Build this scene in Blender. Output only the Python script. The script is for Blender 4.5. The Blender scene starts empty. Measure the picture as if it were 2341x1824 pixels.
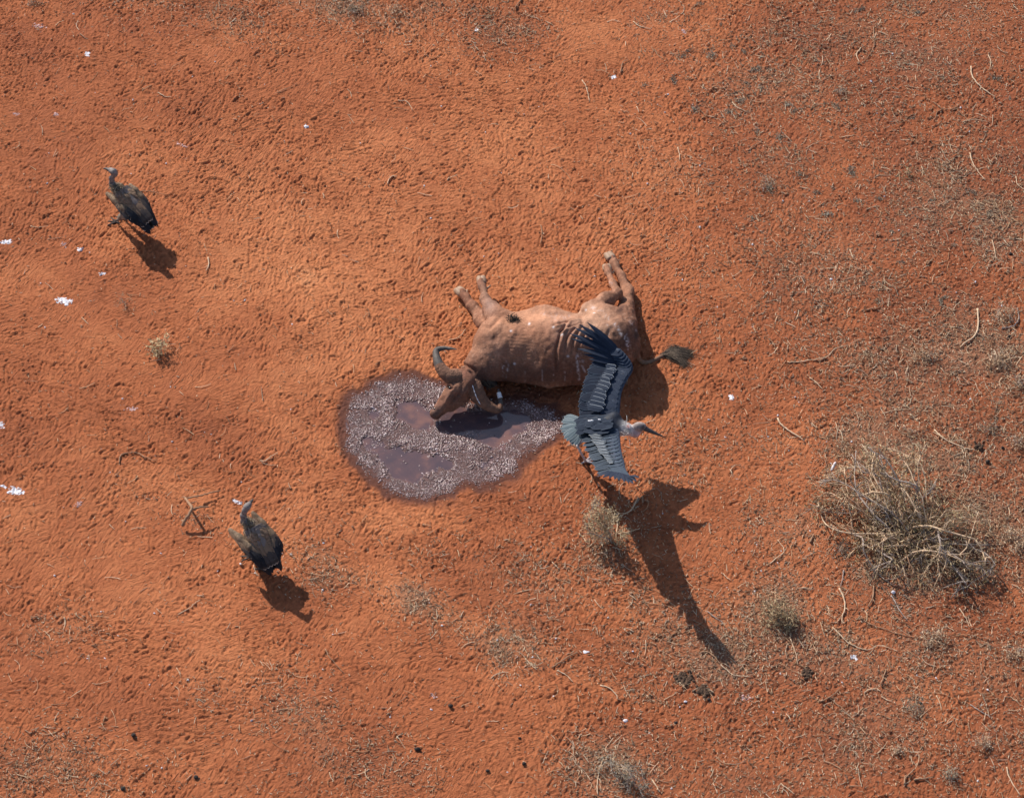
import bpy, math, random
import numpy as np
from mathutils import Vector

R = math.radians
random.seed(7)
rng = np.random.default_rng(11)
scene = bpy.context.scene
COL = scene.collection

# ------------------------------------------------------------------ camera
W_PX, H_PX = 2341.0, 1824.0
TH = R(50.0)                      # camera looks down 50 degrees
HFOV = R(22.0)
F_PX = W_PX / 2 / math.tan(HFOV / 2)
DIST = F_PX / 205.0               # 205 photo pixels per metre at the centre
CAM = np.array([0.0, -DIST * math.cos(TH), DIST * math.sin(TH)])
cam_data = bpy.data.cameras.new("camera")
cam_data.sensor_fit = 'HORIZONTAL'
cam_data.angle = HFOV
cam_data.clip_start = 0.5
cam_data.clip_end = 2000
cam = bpy.data.objects.new("camera", cam_data)
cam.location = CAM
cam.rotation_euler = (R(90) - TH, 0, 0)
COL.objects.link(cam)
scene.camera = cam

# ------------------------------------------------------------------ light
SUN_D = Vector((0.77, -1.07, -1.0)).normalized()
elev = math.asin(-SUN_D.z)
azim = math.atan2(-SUN_D.x, -SUN_D.y)
world = bpy.data.worlds.new("World")
scene.world = world
world.use_nodes = True
wn = world.node_tree.nodes
sky = wn.new("ShaderNodeTexSky")
sky.sky_type = 'NISHITA'
sky.sun_disc = False
sky.sun_elevation = elev
sky.sun_rotation = azim
sky.altitude = 500
sky.air_density = 1.0
sky.dust_density = 1.5
wn["Background"].inputs["Strength"].default_value = 0.105
world.node_tree.links.new(sky.outputs[0], wn["Background"].inputs[0])
sun = bpy.data.lights.new("sun", 'SUN')
sun.energy = 4.5
sun.angle = R(0.53)
sun.color = (1.0, 0.93, 0.84)
sun_o = bpy.data.objects.new("sun", sun)
sun_o.rotation_euler = SUN_D.to_track_quat('-Z', 'Y').to_euler()
sun_o.location = (-8, 12, 14)
COL.objects.link(sun_o)
scene.view_settings.view_transform = 'Standard'
scene.view_settings.look = 'None'
scene.view_settings.gamma = 1.0
scene.view_settings.use_curve_mapping = False
scene.view_settings.exposure = 0.32

# ------------------------------------------------------------------ geometry helpers
def P(px, py, z=0.0):
    """world point at height z that the photograph shows at pixel px, py"""
    dx = (px - W_PX / 2) / F_PX
    dy = -(py - H_PX / 2) / F_PX
    d = np.array([dx, math.cos(TH) + dy * math.sin(TH), -math.sin(TH) + dy * math.cos(TH)])
    t = (z - CAM[2]) / d[2]
    return CAM + d * t

def proj(V):
    """photo pixel of world points V (n,3)"""
    Q = V - CAM
    f = Q[:, 1] * math.cos(TH) - Q[:, 2] * math.sin(TH)
    u = Q[:, 1] * math.sin(TH) + Q[:, 2] * math.cos(TH)
    return np.stack([W_PX / 2 + F_PX * Q[:, 0] / f, H_PX / 2 - F_PX * u / f], 1)

_T = rng.random((256, 256))
def vnoise(x, y, s, seed=0):
    """value noise in 0..1, feature size s"""
    x = np.asarray(x) / s + seed * 17.31; y = np.asarray(y) / s + seed * 9.77
    ix = np.floor(x).astype(np.int64); iy = np.floor(y).astype(np.int64)
    fx = x - ix; fy = y - iy
    fx = fx * fx * (3 - 2 * fx); fy = fy * fy * (3 - 2 * fy)
    a = _T[ix & 255, iy & 255]; b = _T[(ix + 1) & 255, iy & 255]
    c = _T[ix & 255, (iy + 1) & 255]; d = _T[(ix + 1) & 255, (iy + 1) & 255]
    return (a * (1 - fx) + b * fx) * (1 - fy) + (c * (1 - fx) + d * fx) * fy

def fbm(x, y, s, seed=0, n=4):
    v = 0; a = 1; t = 0
    for i in range(n):
        v = v + a * vnoise(x, y, s / 2 ** i, seed + i * 3); t += a; a *= 0.5
    return v / t

def norm(v):
    v = np.asarray(v, float); return v / (np.linalg.norm(v) + 1e-12)

def sstep(a, b, x):
    t = np.clip((x - a) / (b - a), 0, 1); return t * t * (3 - 2 * t)

def link(o, parent=None):
    COL.objects.link(o)
    if parent is not None: o.parent = parent
    return o

def tag(o, label=None, cat=None, group=None, kind=None):
    if label: o['label'] = label
    if cat: o['category'] = cat
    if group: o['group'] = group
    if kind: o['kind'] = kind
    return o

def new_mesh(name, V, F, mat=None, smooth=True):
    me = bpy.data.meshes.new(name)
    V = np.asarray(V, np.float32)
    if isinstance(F, np.ndarray):
        n, k = F.shape
        me.vertices.add(len(V)); me.vertices.foreach_set('co', V.ravel())
        me.loops.add(n * k); me.loops.foreach_set('vertex_index', F.astype(np.int32).ravel())
        me.polygons.add(n)
        me.polygons.foreach_set('loop_start', np.arange(0, n * k, k, dtype=np.int32))
        me.update(calc_edges=True)
    else:
        me.from_pydata(V.tolist(), [], [list(f) for f in F])
    me.polygons.foreach_set('use_smooth', np.full(len(me.polygons), smooth))
    if mat: me.materials.append(mat)
    me.update()
    return me

BASE = {}
def empty(name, loc, label, cat, group=None):
    o = bpy.data.objects.new(name, None)
    o.location = loc; o.empty_display_size = 0.1
    BASE[o.name] = np.array(loc, float)
    link(o); tag(o, label, cat, group)
    return o

def part(name, V, F, mat, parent=None, smooth=True, loc=None):
    """mesh object; V in world coordinates. Children keep local coordinates relative to their thing"""
    base = np.zeros(3)
    if parent is not None:
        p = parent
        while p.parent is not None: p = p.parent
        base = BASE.get(p.name, np.zeros(3))
        # children of a thing that is a mesh at its own base
    elif loc is not None:
        base = np.asarray(loc, float)
    me = new_mesh(name, np.asarray(V) - base, F, mat, smooth)
    o = bpy.data.objects.new(name, me)
    if parent is None:
        o.location = base; BASE[o.name] = base
    return link(o, parent)

def set_attr(me, name, arr):
    a = me.attributes.new(name, 'FLOAT', 'POINT'); a.data.foreach_set('value', np.asarray(arr, np.float32))

def set_col(me, name, arr):
    a = me.attributes.new(name, 'FLOAT_COLOR', 'POINT')
    c = np.ones((len(arr), 4), np.float32); c[:, :3] = arr
    a.data.foreach_set('color', c.ravel())

# ------------------------------------------------------------------ materials
class NB:
    def __init__(s, name):
        s.m = bpy.data.materials.new(name); s.m.use_nodes = True
        s.t = s.m.node_tree; s.n = s.t.nodes; s.b = s.n["Principled BSDF"]
        s.tc = s.n.new("ShaderNodeTexCoord")
    def link(s, a, b): s.t.links.new(a, b)
    def noise(s, scale, detail=4, rough=0.55, vec=None, dist=0.0):
        n = s.n.new("ShaderNodeTexNoise"); n.inputs['Scale'].default_value = scale
        n.inputs['Detail'].default_value = detail; n.inputs['Roughness'].default_value = rough
        n.inputs['Distortion'].default_value = dist
        s.link(vec or s.tc.outputs['Object'], n.inputs['Vector']); return n.outputs['Fac']
    def ramp(s, fac, stops):
        r = s.n.new("ShaderNodeValToRGB"); e = r.color_ramp.elements
        while len(e) < len(stops): e.new(0.5)
        for i, (p, c) in enumerate(stops):
            e[i].position = p; e[i].color = (*c, 1) if len(c) == 3 else c
        s.link(fac, r.inputs[0]); return r.outputs[0]
    def mix(s, fac, a, b, mode='MIX'):
        m = s.n.new("ShaderNodeMix"); m.data_type = 'RGBA'; m.blend_type = mode
        for v, i in ((fac, 0), (a, 6), (b, 7)):
            if hasattr(v, 'is_linked'): s.link(v, m.inputs[i])
            elif i == 0: m.inputs[0].default_value = v
            else: m.inputs[i].default_value = (*v, 1)
        return m.outputs[2]
    def math(s, op, a, b=0.0, clamp=False):
        m = s.n.new("ShaderNodeMath"); m.operation = op; m.use_clamp = clamp
        for v, i in ((a, 0), (b, 1)):
            if hasattr(v, 'is_linked'): s.link(v, m.inputs[i])
            else: m.inputs[i].default_value = v
        return m.outputs[0]
    def attr(s, name, out='Fac'):
        a = s.n.new("ShaderNodeAttribute"); a.attribute_name = name; return a.outputs[out]
    def bump(s, h, strength=0.4, dist=0.01):
        b = s.n.new("ShaderNodeBump"); b.inputs['Strength'].default_value = strength
        b.inputs['Distance'].default_value = dist; s.link(h, b.inputs['Height'])
        s.link(b.outputs[0], s.b.inputs['Normal']); return b
    def color(s, c):
        if hasattr(c, 'is_linked'): s.link(c, s.b.inputs['Base Color'])
        else: s.b.inputs['Base Color'].default_value = (*c, 1)
    def set(s, **k):
        for a, v in k.items():
            i = s.b.inputs[a.replace('_', ' ')]
            if hasattr(v, 'is_linked'): s.link(v, i)
            else: i.default_value = v

def mat_ground():
    b = NB("red_soil")
    n1 = b.noise(0.9, 5, 0.6); n2 = b.noise(7, 5, 0.65); n3 = b.noise(45, 4, 0.7); n4 = b.noise(220, 2, 0.6)
    f = b.math('ADD', b.math('MULTIPLY', n1, 0.55), b.math('MULTIPLY', n2, 0.30))
    f = b.math('ADD', f, b.math('MULTIPLY', n3, 0.24)); f = b.math('ADD', f, b.math('MULTIPLY', b.noise(80, 3, 0.7), 0.10)); f = b.math('SUBTRACT', f, 0.02)
    f = b.math('ADD', f, b.attr('tone'))
    c = b.ramp(f, [(0.25, SOIL_D), (0.56, SOIL_M), (0.80, SOIL_L), (1.0, SOIL_XL)])
    # fine specks of chaff and grit
    sp = b.ramp(n4, [(0.66, (0, 0, 0)), (0.74, (1, 1, 1))])
    lit = b.attr('litter')
    c = b.mix(b.math('MULTIPLY', sp, b.math('MULTIPLY_ADD', lit, 0.8, clamp=True)), c, (0.42, 0.27, 0.16))
    v = b.n.new("ShaderNodeTexVoronoi"); v.inputs['Scale'].default_value = 75; v.inputs['Randomness'].default_value = 1
    b.link(b.tc.outputs['Object'], v.inputs['Vector'])
    dk = b.ramp(v.outputs['Color'], [(0.10, (1, 1, 1)), (0.2, (0, 0, 0))])
    c = b.mix(b.math('MULTIPLY', dk, b.math('MULTIPLY', lit, 0.45)), c, (0.09, 0.05, 0.035))
    c = b.mix(b.math('MULTIPLY', b.math('MULTIPLY', lit, lit), 0.6), c, (0.26, 0.145, 0.09))
    # damp and stained soil
    wet = b.attr('wet')
    wn_ = b.math('ADD', wet, b.math('MULTIPLY', b.math('SUBTRACT', n3, 0.5), 0.7))
    wf = b.ramp(wn_, [(0.18, (0, 0, 0)), (0.55, (1, 1, 1))])
    wc = b.mix(n3, (0.075, 0.024, 0.015), (0.17, 0.058, 0.034))
    wc = b.mix(b.attr('muck'), wc, b.mix(n2, (0.11, 0.060, 0.055), (0.20, 0.118, 0.108)))
    c = b.mix(wf, c, wc)
    b.color(c)
    b.set(Roughness=b.ramp(wf, [(0, (0.95,) * 3), (1, (0.8,) * 3)]), Specular_IOR_Level=0.25)
    def stretched(ang, sc):
        mp = b.n.new("ShaderNodeMapping"); mp.inputs['Rotation'].default_value = (0, 0, ang)
        b.link(b.tc.outputs['Object'], mp.inputs['Vector']); m2 = b.n.new("ShaderNodeMapping"); m2.inputs['Scale'].default_value = (sc * .26, sc, sc)
        b.link(mp.outputs[0], m2.inputs['Vector']); mp = m2; return b.noise(1.0, 3, 0.6, mp.outputs[0], 0.7)
    sel = b.ramp(b.noise(1.7, 2), [(0.42, (0, 0, 0)), (0.58, (1, 1, 1))])
    rip = b.mix(sel, stretched(R(-22), 38), stretched(R(-62), 33))
    h = b.math('ADD', b.math('MULTIPLY', n3, 0.6), b.math('MULTIPLY', n4, 0.2))
    h = b.math('ADD', h, b.math('MULTIPLY', rip, b.math('SUBTRACT', 2.0, b.math('MULTIPLY', wf, 1.3))))
    b.bump(h, 1.0, 0.017)
    return b.m

SOIL_D = (0.225, 0.064, 0.029); SOIL_M = (0.390, 0.124, 0.050); SOIL_L = (0.54, 0.200, 0.084); SOIL_XL = (0.64, 0.31, 0.150)

def mat_simple(name, c1, c2, scale=20, rough=0.8, bump=0.3, bdist=0.004, spec=0.3, coat=0.0):
    b = NB(name); n = b.noise(scale, 4, 0.6)
    b.color(b.mix(b.ramp(n, [(0.3, (0, 0, 0)), (0.7, (1, 1, 1))]), c1, c2))
    b.set(Roughness=rough, Specular_IOR_Level=spec, Coat_Weight=coat, Coat_Roughness=0.08)
    if bump: b.bump(b.noise(scale * 3, 3), bump, bdist)
    return b.m

def mat_rand(name, cols, rough=0.85):
    """colour by mesh island so that joined straws differ"""
    b = NB(name); g = b.n.new("ShaderNodeNewGeometry")
    st = [(i / max(1, len(cols) - 1), c) for i, c in enumerate(cols)]
    b.color(b.ramp(g.outputs['Random Per Island'], st)); b.set(Roughness=rough, Specular_IOR_Level=0.25)
    return b.m

def mat_vcol(name, rough=0.8, nscale=60, nvar=0.35, bump=0.35, bdist=0.004, spec=0.25, stretch=None):
    b = NB(name); c = b.attr('col', 'Color')
    n = b.noise(nscale, 5, 0.65); n2 = b.noise(nscale / 6, 4, 0.6)
    g = b.math('ADD', b.math('MULTIPLY', b.math('SUBTRACT', n, 0.5), nvar * 2), 1.0)
    g = b.math('MULTIPLY', g, b.math('ADD', b.math('MULTIPLY', b.math('SUBTRACT', n2, 0.5), nvar * 1.6), 1.0))
    cc = b.n.new("ShaderNodeCombineColor")
    for i in range(3): b.link(g, cc.inputs[i])
    b.color(b.mix(1.0, c, cc.outputs[0], 'MULTIPLY'))
    b.set(Roughness=rough, Specular_IOR_Level=spec)
    b.bump(b.math('ADD', n, n2), bump, bdist)
    return b.m

def mat_feather(name, c1, c2, edge=None, e0=0.75, e1=0.95, rough=0.5, ntip=None, shaft=0.5):
    """edge attribute: 0 at the shaft, 1 at the rim; u attribute: 0 root to 1 tip"""
    b = NB(name); n = b.noise(30, 4, 0.6)
    c = b.mix(n, c1, c2)
    if ntip: c = b.mix(b.ramp(b.attr('u'), [(0.45, (0, 0, 0)), (0.8, (1, 1, 1))]), c, ntip)
    if edge: c = b.mix(b.ramp(b.attr('edge'), [(e0, (0, 0, 0)), (e1, (1, 1, 1))]), c, edge)
    sh = b.ramp(b.attr('edge'), [(0.0, (1, 1, 1)), (0.12, (0, 0, 0))])
    c = b.mix(b.math('MULTIPLY', sh, shaft), c, tuple(min(1, x * 2.6 + 0.02) for x in c1))
    b.color(c); b.set(Roughness=min(1, rough + .12), Specular_IOR_Level=0.18)
    w = b.n.new("ShaderNodeTexWave"); w.inputs['Scale'].default_value = 60; w.inputs['Distortion'].default_value = 4
    b.link(b.tc.outputs['Object'], w.inputs['Vector']); b.bump(w.outputs['Fac'], 0.15, 0.002)
    return b.m

# ------------------------------------------------------------------ signed distance modelling
def surface_nets(F, org, h):
    s = F < 0
    nx, ny, nz = F.shape
    offs = [(i, j, k) for i in (0, 1) for j in (0, 1) for k in (0, 1)]
    cnt = np.zeros((nx - 1, ny - 1, nz - 1), np.int8)
    for i, j, k in offs: cnt += s[i:nx - 1 + i, j:ny - 1 + j, k:nz - 1 + k]
    act = (cnt > 0) & (cnt < 8)
    I, J, K = np.nonzero(act)
    idx = np.full(act.shape, -1, np.int64); idx[I, J, K] = np.arange(len(I))
    acc = np.zeros((len(I), 3)); num = np.zeros(len(I))
    for a in offs:
        for ax in range(3):
            if a[ax] == 1: continue
            bb = list(a); bb[ax] = 1
            fa = F[I + a[0], J + a[1], K + a[2]]; fb = F[I + bb[0], J + bb[1], K + bb[2]]
            m = (fa < 0) != (fb < 0)
            t = np.where(m, fa / np.where(m, fa - fb, 1), 0)
            p = np.array(a, float)[None, :].repeat(len(I), 0); p[:, ax] += t
            acc[m] += p[m]; num[m] += 1
    V = (acc / num[:, None] + np.stack([I, J, K], 1)) * h + org
    quads = []
    for ax in range(3):
        sl0 = [slice(None)] * 3; sl1 = [slice(None)] * 3
        sl0[ax] = slice(0, -1); sl1[ax] = slice(1, None)
        a = s[tuple(sl0)]; b = s[tuple(sl1)]
        E = np.argwhere(a != b)
        o1, o2 = [(1, 2), (2, 0), (0, 1)][ax]
        E = E[(E[:, o1] > 0) & (E[:, o2] > 0) & (E[:, o1] < F.shape[o1] - 1) & (E[:, o2] < F.shape[o2] - 1)]
        if not len(E): continue
        def c(d1, d2):
            e = E.copy(); e[:, o1] -= d1; e[:, o2] -= d2; return idx[e[:, 0], e[:, 1], e[:, 2]]
        q = np.stack([c(1, 1), c(0, 1), c(0, 0), c(1, 0)], 1)
        ins = a[tuple(E.T)]
        q[~ins] = q[~ins][:, ::-1]
        quads.append(q)
    Q = np.concatenate(quads); Q = Q[(Q >= 0).all(1)]
    return V, Q

class Blob:
    """smooth union of round cones and ellipsoids, each with a colour"""
    def __init__(s, k=0.05): s.pr = []; s.k = k
    def cap(s, a, b, ra, rb, col=(1, 1, 1), k=None): s.pr.append(('c', np.array(a, float), np.array(b, float), ra, rb, col, k or s.k)); return s
    def chain(s, pts, col=(1, 1, 1), k=None):
        for (a, ra), (b, rb) in zip(pts[:-1], pts[1:]): s.cap(a, b, ra, rb, col, k)
        return s
    def ell(s, c, r, axes=None, col=(1, 1, 1), k=None):
        s.pr.append(('e', np.array(c, float), np.array(r, float), np.eye(3) if axes is None else np.array(axes), None, col, k or s.k)); return s
    def dist(s, pr, Pn):
        if pr[0] == 'c':
            _, a, b, ra, rb, _, _ = pr
            ab = b - a; t = np.clip(((Pn - a) @ ab) / (ab @ ab + 1e-9), 0, 1)
            return np.linalg.norm(Pn - (a + t[..., None] * ab), axis=-1) - (ra + (rb - ra) * t)
        _, c, r, A, _, _, _ = pr
        q = (Pn - c) @ A.T
        k0 = np.linalg.norm(q / r, axis=-1); k1 = np.linalg.norm(q / (r * r), axis=-1) + 1e-9
        return k0 * (k0 - 1) / k1
    def bounds(s, pr):
        if pr[0] == 'c': return np.minimum(pr[1] - pr[3], pr[2] - pr[4]), np.maximum(pr[1] + pr[3], pr[2] + pr[4])
        m = pr[2].max(); return pr[1] - m, pr[1] + m
    def build(s, h):
        B = [s.bounds(p) for p in s.pr]
        lo = np.min([b[0] for b in B], 0) - 4 * h; hi = np.max([b[1] for b in B], 0) + 4 * h
        n = np.ceil((hi - lo) / h).astype(int) + 1
        F = np.full(n, 1.0, np.float32)
        for p, (l, u) in zip(s.pr, B):
            mg = max(0.03, p[6] * 1.2) + 2 * h
            i0 = np.maximum(0, np.floor((l - mg - lo) / h).astype(int)); i1 = np.minimum(n, np.ceil((u + mg - lo) / h).astype(int) + 1)
            g = np.stack(np.meshgrid(*[lo[d] + h * np.arange(i0[d], i1[d]) for d in range(3)], indexing='ij'), -1)
            d = s.dist(p, g)
            sl = tuple(slice(i0[x], i1[x]) for x in range(3))
            f = F[sl]; k = p[6]
            hh = np.maximum(k - np.abs(f - d), 0) / k
            F[sl] = np.minimum(f, d) - hh * hh * k * 0.25
        V, Q = surface_nets(F, lo, h)
        wsum = 0; csum = 0
        for p in s.pr:
            d = s.dist(p, V); w = np.exp(-np.clip(d, -0.05, 1) / 0.012)[:, None]
            wsum = wsum + w; csum = csum + w * np.array(p[5])
        return V, Q, csum / (wsum + 1e-12)

def vnormals(V, Q):
    n = np.cross(V[Q[:, 2]] - V[Q[:, 0]], V[Q[:, 3]] - V[Q[:, 1]])
    N = np.zeros_like(V)
    for i in range(4): np.add.at(N, Q[:, i], n)
    return N / (np.linalg.norm(N, axis=1)[:, None] + 1e-12)

def polydist(XY, pts):
    """distance of points to a polyline and the parameter along it"""
    pts = np.array(pts, float); D = np.full(len(XY), 1e9); T = np.zeros(len(XY)); L = 0
    seg = np.linalg.norm(np.diff(pts, axis=0), axis=1); tot = seg.sum()
    for a, b, l in zip(pts[:-1], pts[1:], seg):
        ab = b - a; t = np.clip(((XY - a) @ ab) / (ab @ ab + 1e-9), 0, 1)
        d = np.linalg.norm(XY - (a + t[:, None] * ab), axis=1)
        m = d < D; D[m] = d[m]; T[m] = (L + t[m] * l) / tot; L += l
    return D, T

def tube(pts, radii, n=8, cap=True, squash=1.0):
    """closed tapered tube along points"""
    pts = np.array(pts, float); radii = np.array(radii, float)
    m = len(pts); V = []; F = []
    tan = np.gradient(pts, axis=0)
    up = np.array([0, 0, 1.0]); last = None
    for i in range(m):
        t = norm(tan[i])
        a = np.cross(t, up) if last is None else last - t * (last @ t)
        if np.linalg.norm(a) < 1e-3: a = np.cross(t, [1, 0, 0])
        a = norm(a); last = a; b = np.cross(t, a)
        for j in range(n):
            an = 2 * math.pi * j / n
            V.append(pts[i] + radii[i] * (a * math.cos(an) + b * math.sin(an) * squash))
    for i in range(m - 1):
        for j in range(n):
            k = (j + 1) % n
            F.append((i * n + j, i * n + k, (i + 1) * n + k, (i + 1) * n + j))
    if cap:
        F.append(tuple(range(n - 1, -1, -1))); F.append(tuple((m - 1) * n + j for j in range(n)))
    return V, F

def smooth_path(pts, n=24):
    """Catmull-Rom through points (any dimension)"""
    pts = np.array(pts, float)
    p = np.vstack([2 * pts[0] - pts[1], pts, 2 * pts[-1] - pts[-2]])
    out = []
    segs = len(pts) - 1
    for q in np.linspace(0, segs - 1e-6, n):
        i = int(q); t = q - i; a, b, c, d = p[i], p[i + 1], p[i + 2], p[i + 3]
        out.append(0.5 * ((2 * b) + (-a + c) * t + (2 * a - 5 * b + 4 * c - d) * t * t + (-a + 3 * b - 3 * c + d) * t ** 3))
    return np.array(out)

def feather(root, tip, width, nrm, sag=0.0, n=9, thick=0.004, bend=0.0, point=0.25, one_side=False):
    root = np.array(root, float); tip = np.array(tip, float)
    ax = tip - root; L = np.linalg.norm(ax); ax /= L
    side = norm(np.cross(nrm, ax)); up = np.cross(ax, side)
    V = []; E = []; U = []
    for i in range(n):
        t = i / (n - 1)
        w = width * 0.5 * min(1, (t + 0.03) / 0.18) ** 0.6
        if t > 1 - point: w *= max(0.04, 1 - ((t - (1 - point)) / point) ** 2.2)
        c = root + ax * L * t + up * (sag * math.sin(t * math.pi) * L) + side * bend * L * (t * t)
        th = thick * (1.1 - t * 0.7)
        V += [c - side * w - up * th, c + up * th, c + side * w - up * th, c - up * th * 1.2]
        e = 1.0 if t > 0.97 else max(0.0, (t - 0.86) / 0.12) * 0.6
        if one_side: e = 0
        sd_ = max(0.0, min(1.0, (t - .70) / .22))
        E += [sd_, (1.0 if t > .93 else sd_ * .5)] * 2 if one_side == 3 else [.2, e, 1, e] if one_side == 2 else [1, e, .2 if one_side else 1, e]; U += [t] * 4
    F = []
    for i in range(n - 1):
        for j in range(4):
            k = (j + 1) % 4; F.append((i * 4 + j, (i + 1) * 4 + j, (i + 1) * 4 + k, i * 4 + k))
    F.append((0, 1, 2, 3)); m = (n - 1) * 4; F.append((m + 3, m + 2, m + 1, m))
    return V, F, E, U

def feather_part(name, parent, mat, *a, **k):
    V, F, E, U = feather(*a, **k)
    o = part(name, V, F, mat, parent, False)
    set_attr(o.data, 'edge', E); set_attr(o.data, 'u', U)
    return o

# ------------------------------------------------------------------ GROUND
X0, X1, Y0, Y1 = -7.5, 7.5, -6.0, 7.6
DX, DY = 0.0125, 0.0145
gx = np.arange(X0, X1, DX); gy = np.arange(Y0, Y1, DY)
NX, NY = len(gx), len(gy)
GX, GY = np.meshgrid(gx, gy, indexing='ij')
H = np.zeros((NX, NY))
PXY = proj(np.stack([GX.ravel(), GY.ravel(), np.zeros(NX * NY)], 1)).reshape(NX, NY, 2)
UX, UY = PXY[..., 0], PXY[..., 1]

def gauss(cx, cy, sx, sy, ang=0.0, X=None, Y=None):
    X = UX if X is None else X; Y = UY if Y is None else Y
    c, s = math.cos(R(ang)), math.sin(R(ang))
    u = (X - cx) * c + (Y - cy) * s; v = -(X - cx) * s + (Y - cy) * c
    return np.exp(-(u / sx) ** 2 - (v / sy) ** 2)

LITTER = [  # photo x, y, sigma x, sigma y, angle, amount
    (2070, 1200, 240, 250, 0, 1.3), (1990, 1030, 180, 100, 20, .7), (1180, 1470, 100, 60, 35, 1.1), (960, 1385, 90, 42, 20, 1.1), (760, 1310, 100, 45, 25, 1.0),
    (860, 1350, 160, 28, 23, .6), (1060, 1430, 160, 40, 25, .5), (1400, 1230, 90, 120, 20, .5), (1500, 1420, 170, 110, 30, .45),
    (1640, 1500, 110, 90, 0, .7), (1790, 1400, 120, 90, 0, .75), (1400, 1750, 120, 90, 0, .8), (860, 30, 200, 60, 5, .8), (1110, 60, 140, 60, 0, .5),
    (560, 30, 160, 60, 5, .35), (1720, 130, 180, 110, 20, .5), (2240, 480, 190, 190, 0, .6), (2250, 800, 170, 140, 0, .65), (2050, 820, 200, 90, 10, .55),
    (1900, 640, 260, 130, 20, .35), (2050, 100, 260, 160, 0, .4), (2280, 1250, 90, 200, 0, .7), (1880, 1500, 300, 90, 10, .5), (2200, 1440, 160, 80, 0, .5),
    (1950, 1660, 330, 120, 5, .5), (2280, 1580, 100, 200, 0, .4), (700, 1690, 200, 110, 25, .45), (500, 1600, 120, 60, 30, .3), (120, 1760, 220, 80, 0, .45),
    (130, 1450, 110, 60, 0, .3), (680, 1270, 40, 60, 0, .3), (900, 1770, 120, 60, 0, .3), (1620, 1080, 200, 120, 0, .2), (1250, 1350, 160, 90, 20, .35),
    (1700, 350, 200, 200, 0, .3), (1500, 20, 80, 60, 0, .3), (330, 10, 160, 40, 0, .3), (2075, 1460, 90, 60, 0, .5), (1750, 1780, 200, 60, 0, .3),
    (365, 800, 30, 20, 0, .5), (1000, 1260, 300, 40, 10, .15), (1500, 1600, 260, 26, 24, .3), (430, 1180, 120, 20, 25, .25)]
def litter_at(X, Y):
    L = 0
    for cx, cy, sx, sy, an, a in LITTER: L = np.maximum(L, a * gauss(cx, cy, sx, sy, an, X, Y)) + 0.12 * a * gauss(cx, cy, sx * 1.3, sy * 1.3, an, X, Y)
    return np.clip(L, 0, 1)
LIT = np.clip(litter_at(UX, UY) * (0.35 + 0.9 * sstep(0.3, 0.65, fbm(GX, GY, 0.6, 5, 4))) + 0.10 * sstep(1250, 1900, UX), 0, 1)

for cx, cy, sx, sy, an, a in ((1180, 1472, 80, 48, 35, .95), (960, 1388, 85, 34, 22, .9), (760, 1312, 80, 36, 22, .8), (1065, 1425, 70, 30, 30, .5), (1405, 1755, 75, 60, 0, .7), (1640, 1530, 80, 50, 0, .7), (800, 30, 60, 40, 0, .6), (2080, 1290, 150, 110, 0, 1.0), (1985, 1050, 110, 60, 15, .7), (1080, 30, 60, 35, 0, .5)):
    LIT = np.maximum(LIT, a * gauss(cx, cy, sx, sy, an) * (.6 + .6 * vnoise(GX, GY, .12, 96)))
LIT = np.clip(LIT, 0, 1)

def inpoly_soft(pts, soft, X=None, Y=None):
    """signed distance style mask: 1 inside, fading over soft pixels outside"""
    X = UX if X is None else X; Y = UY if Y is None else Y
    x0, y0 = np.min(pts, 0) - soft * 3; x1, y1 = np.max(pts, 0) + soft * 3
    out = np.full(X.shape, 999.0)
    m = (X > x0) & (X < x1) & (Y > y0) & (Y < y1)
    q = np.stack([X[m], Y[m]], 1)
    d, _ = polydist(q, np.vstack([pts, pts[:1]]))
    ins = np.zeros(len(q), bool); p = np.array(pts, float)
    for (ax, ay), (bx, by) in zip(p, np.roll(p, -1, 0)):
        c = ((ay > q[:, 1]) != (by > q[:, 1])) & (q[:, 0] < (bx - ax) * (q[:, 1] - ay) / (by - ay + 1e-9) + ax)
        ins ^= c
    out[m] = np.where(ins, -d, d)
    return out          # negative inside, pixels

PUDDLE = np.array([(860, 882), (905, 868), (950, 868), (985, 884), (1030, 900), (1080, 925), (1130, 925), (1190, 922), (1250, 940), (1290, 962), (1287, 985),
                   (1245, 1005), (1195, 1045), (1168, 1078), (1120, 1098), (1065, 1100), (1035, 1128), (975, 1135), (905, 1118), (862, 1092), (822, 1052), (800, 1000),
                   (796, 950), (818, 908)], float)
LIQ = [np.array(p, float) for p in (
    [(905, 925), (925, 908), (955, 912), (975, 935), (1000, 950), (990, 975), (960, 985), (925, 972), (903, 955)],
    [(835, 1000), (858, 1010), (900, 1022), (960, 1030), (1010, 1038), (1035, 1062), (1000, 1076), (962, 1078), (958, 1105), (930, 1108), (900, 1082), (866, 1055), (842, 1030)],
    [(990, 945), (1040, 930), (1120, 932), (1195, 938), (1215, 958), (1195, 985), (1165, 1012), (1125, 1022), (1108, 1000), (1050, 990), (1008, 985)],
    [(1100, 1052), (1125, 1048), (1128, 1066), (1104, 1070)], [(1115, 1080), (1140, 1078), (1138, 1092), (1116, 1094)], [(845, 940), (862, 945), (852, 958)])]
dp = inpoly_soft(PUDDLE, 120)
edge_n = (fbm(GX, GY, 0.22, 21, 4) - 0.5) * 46
dp = dp + edge_n * .75 + 9
dl = np.minimum.reduce([inpoly_soft(p, 25) for p in LIQ]) + (fbm(GX, GY, 0.12, 31, 4) - 0.5) * 34
wet = sstep(50, 6, dp)
muck = sstep(20, -6, dp)
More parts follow.
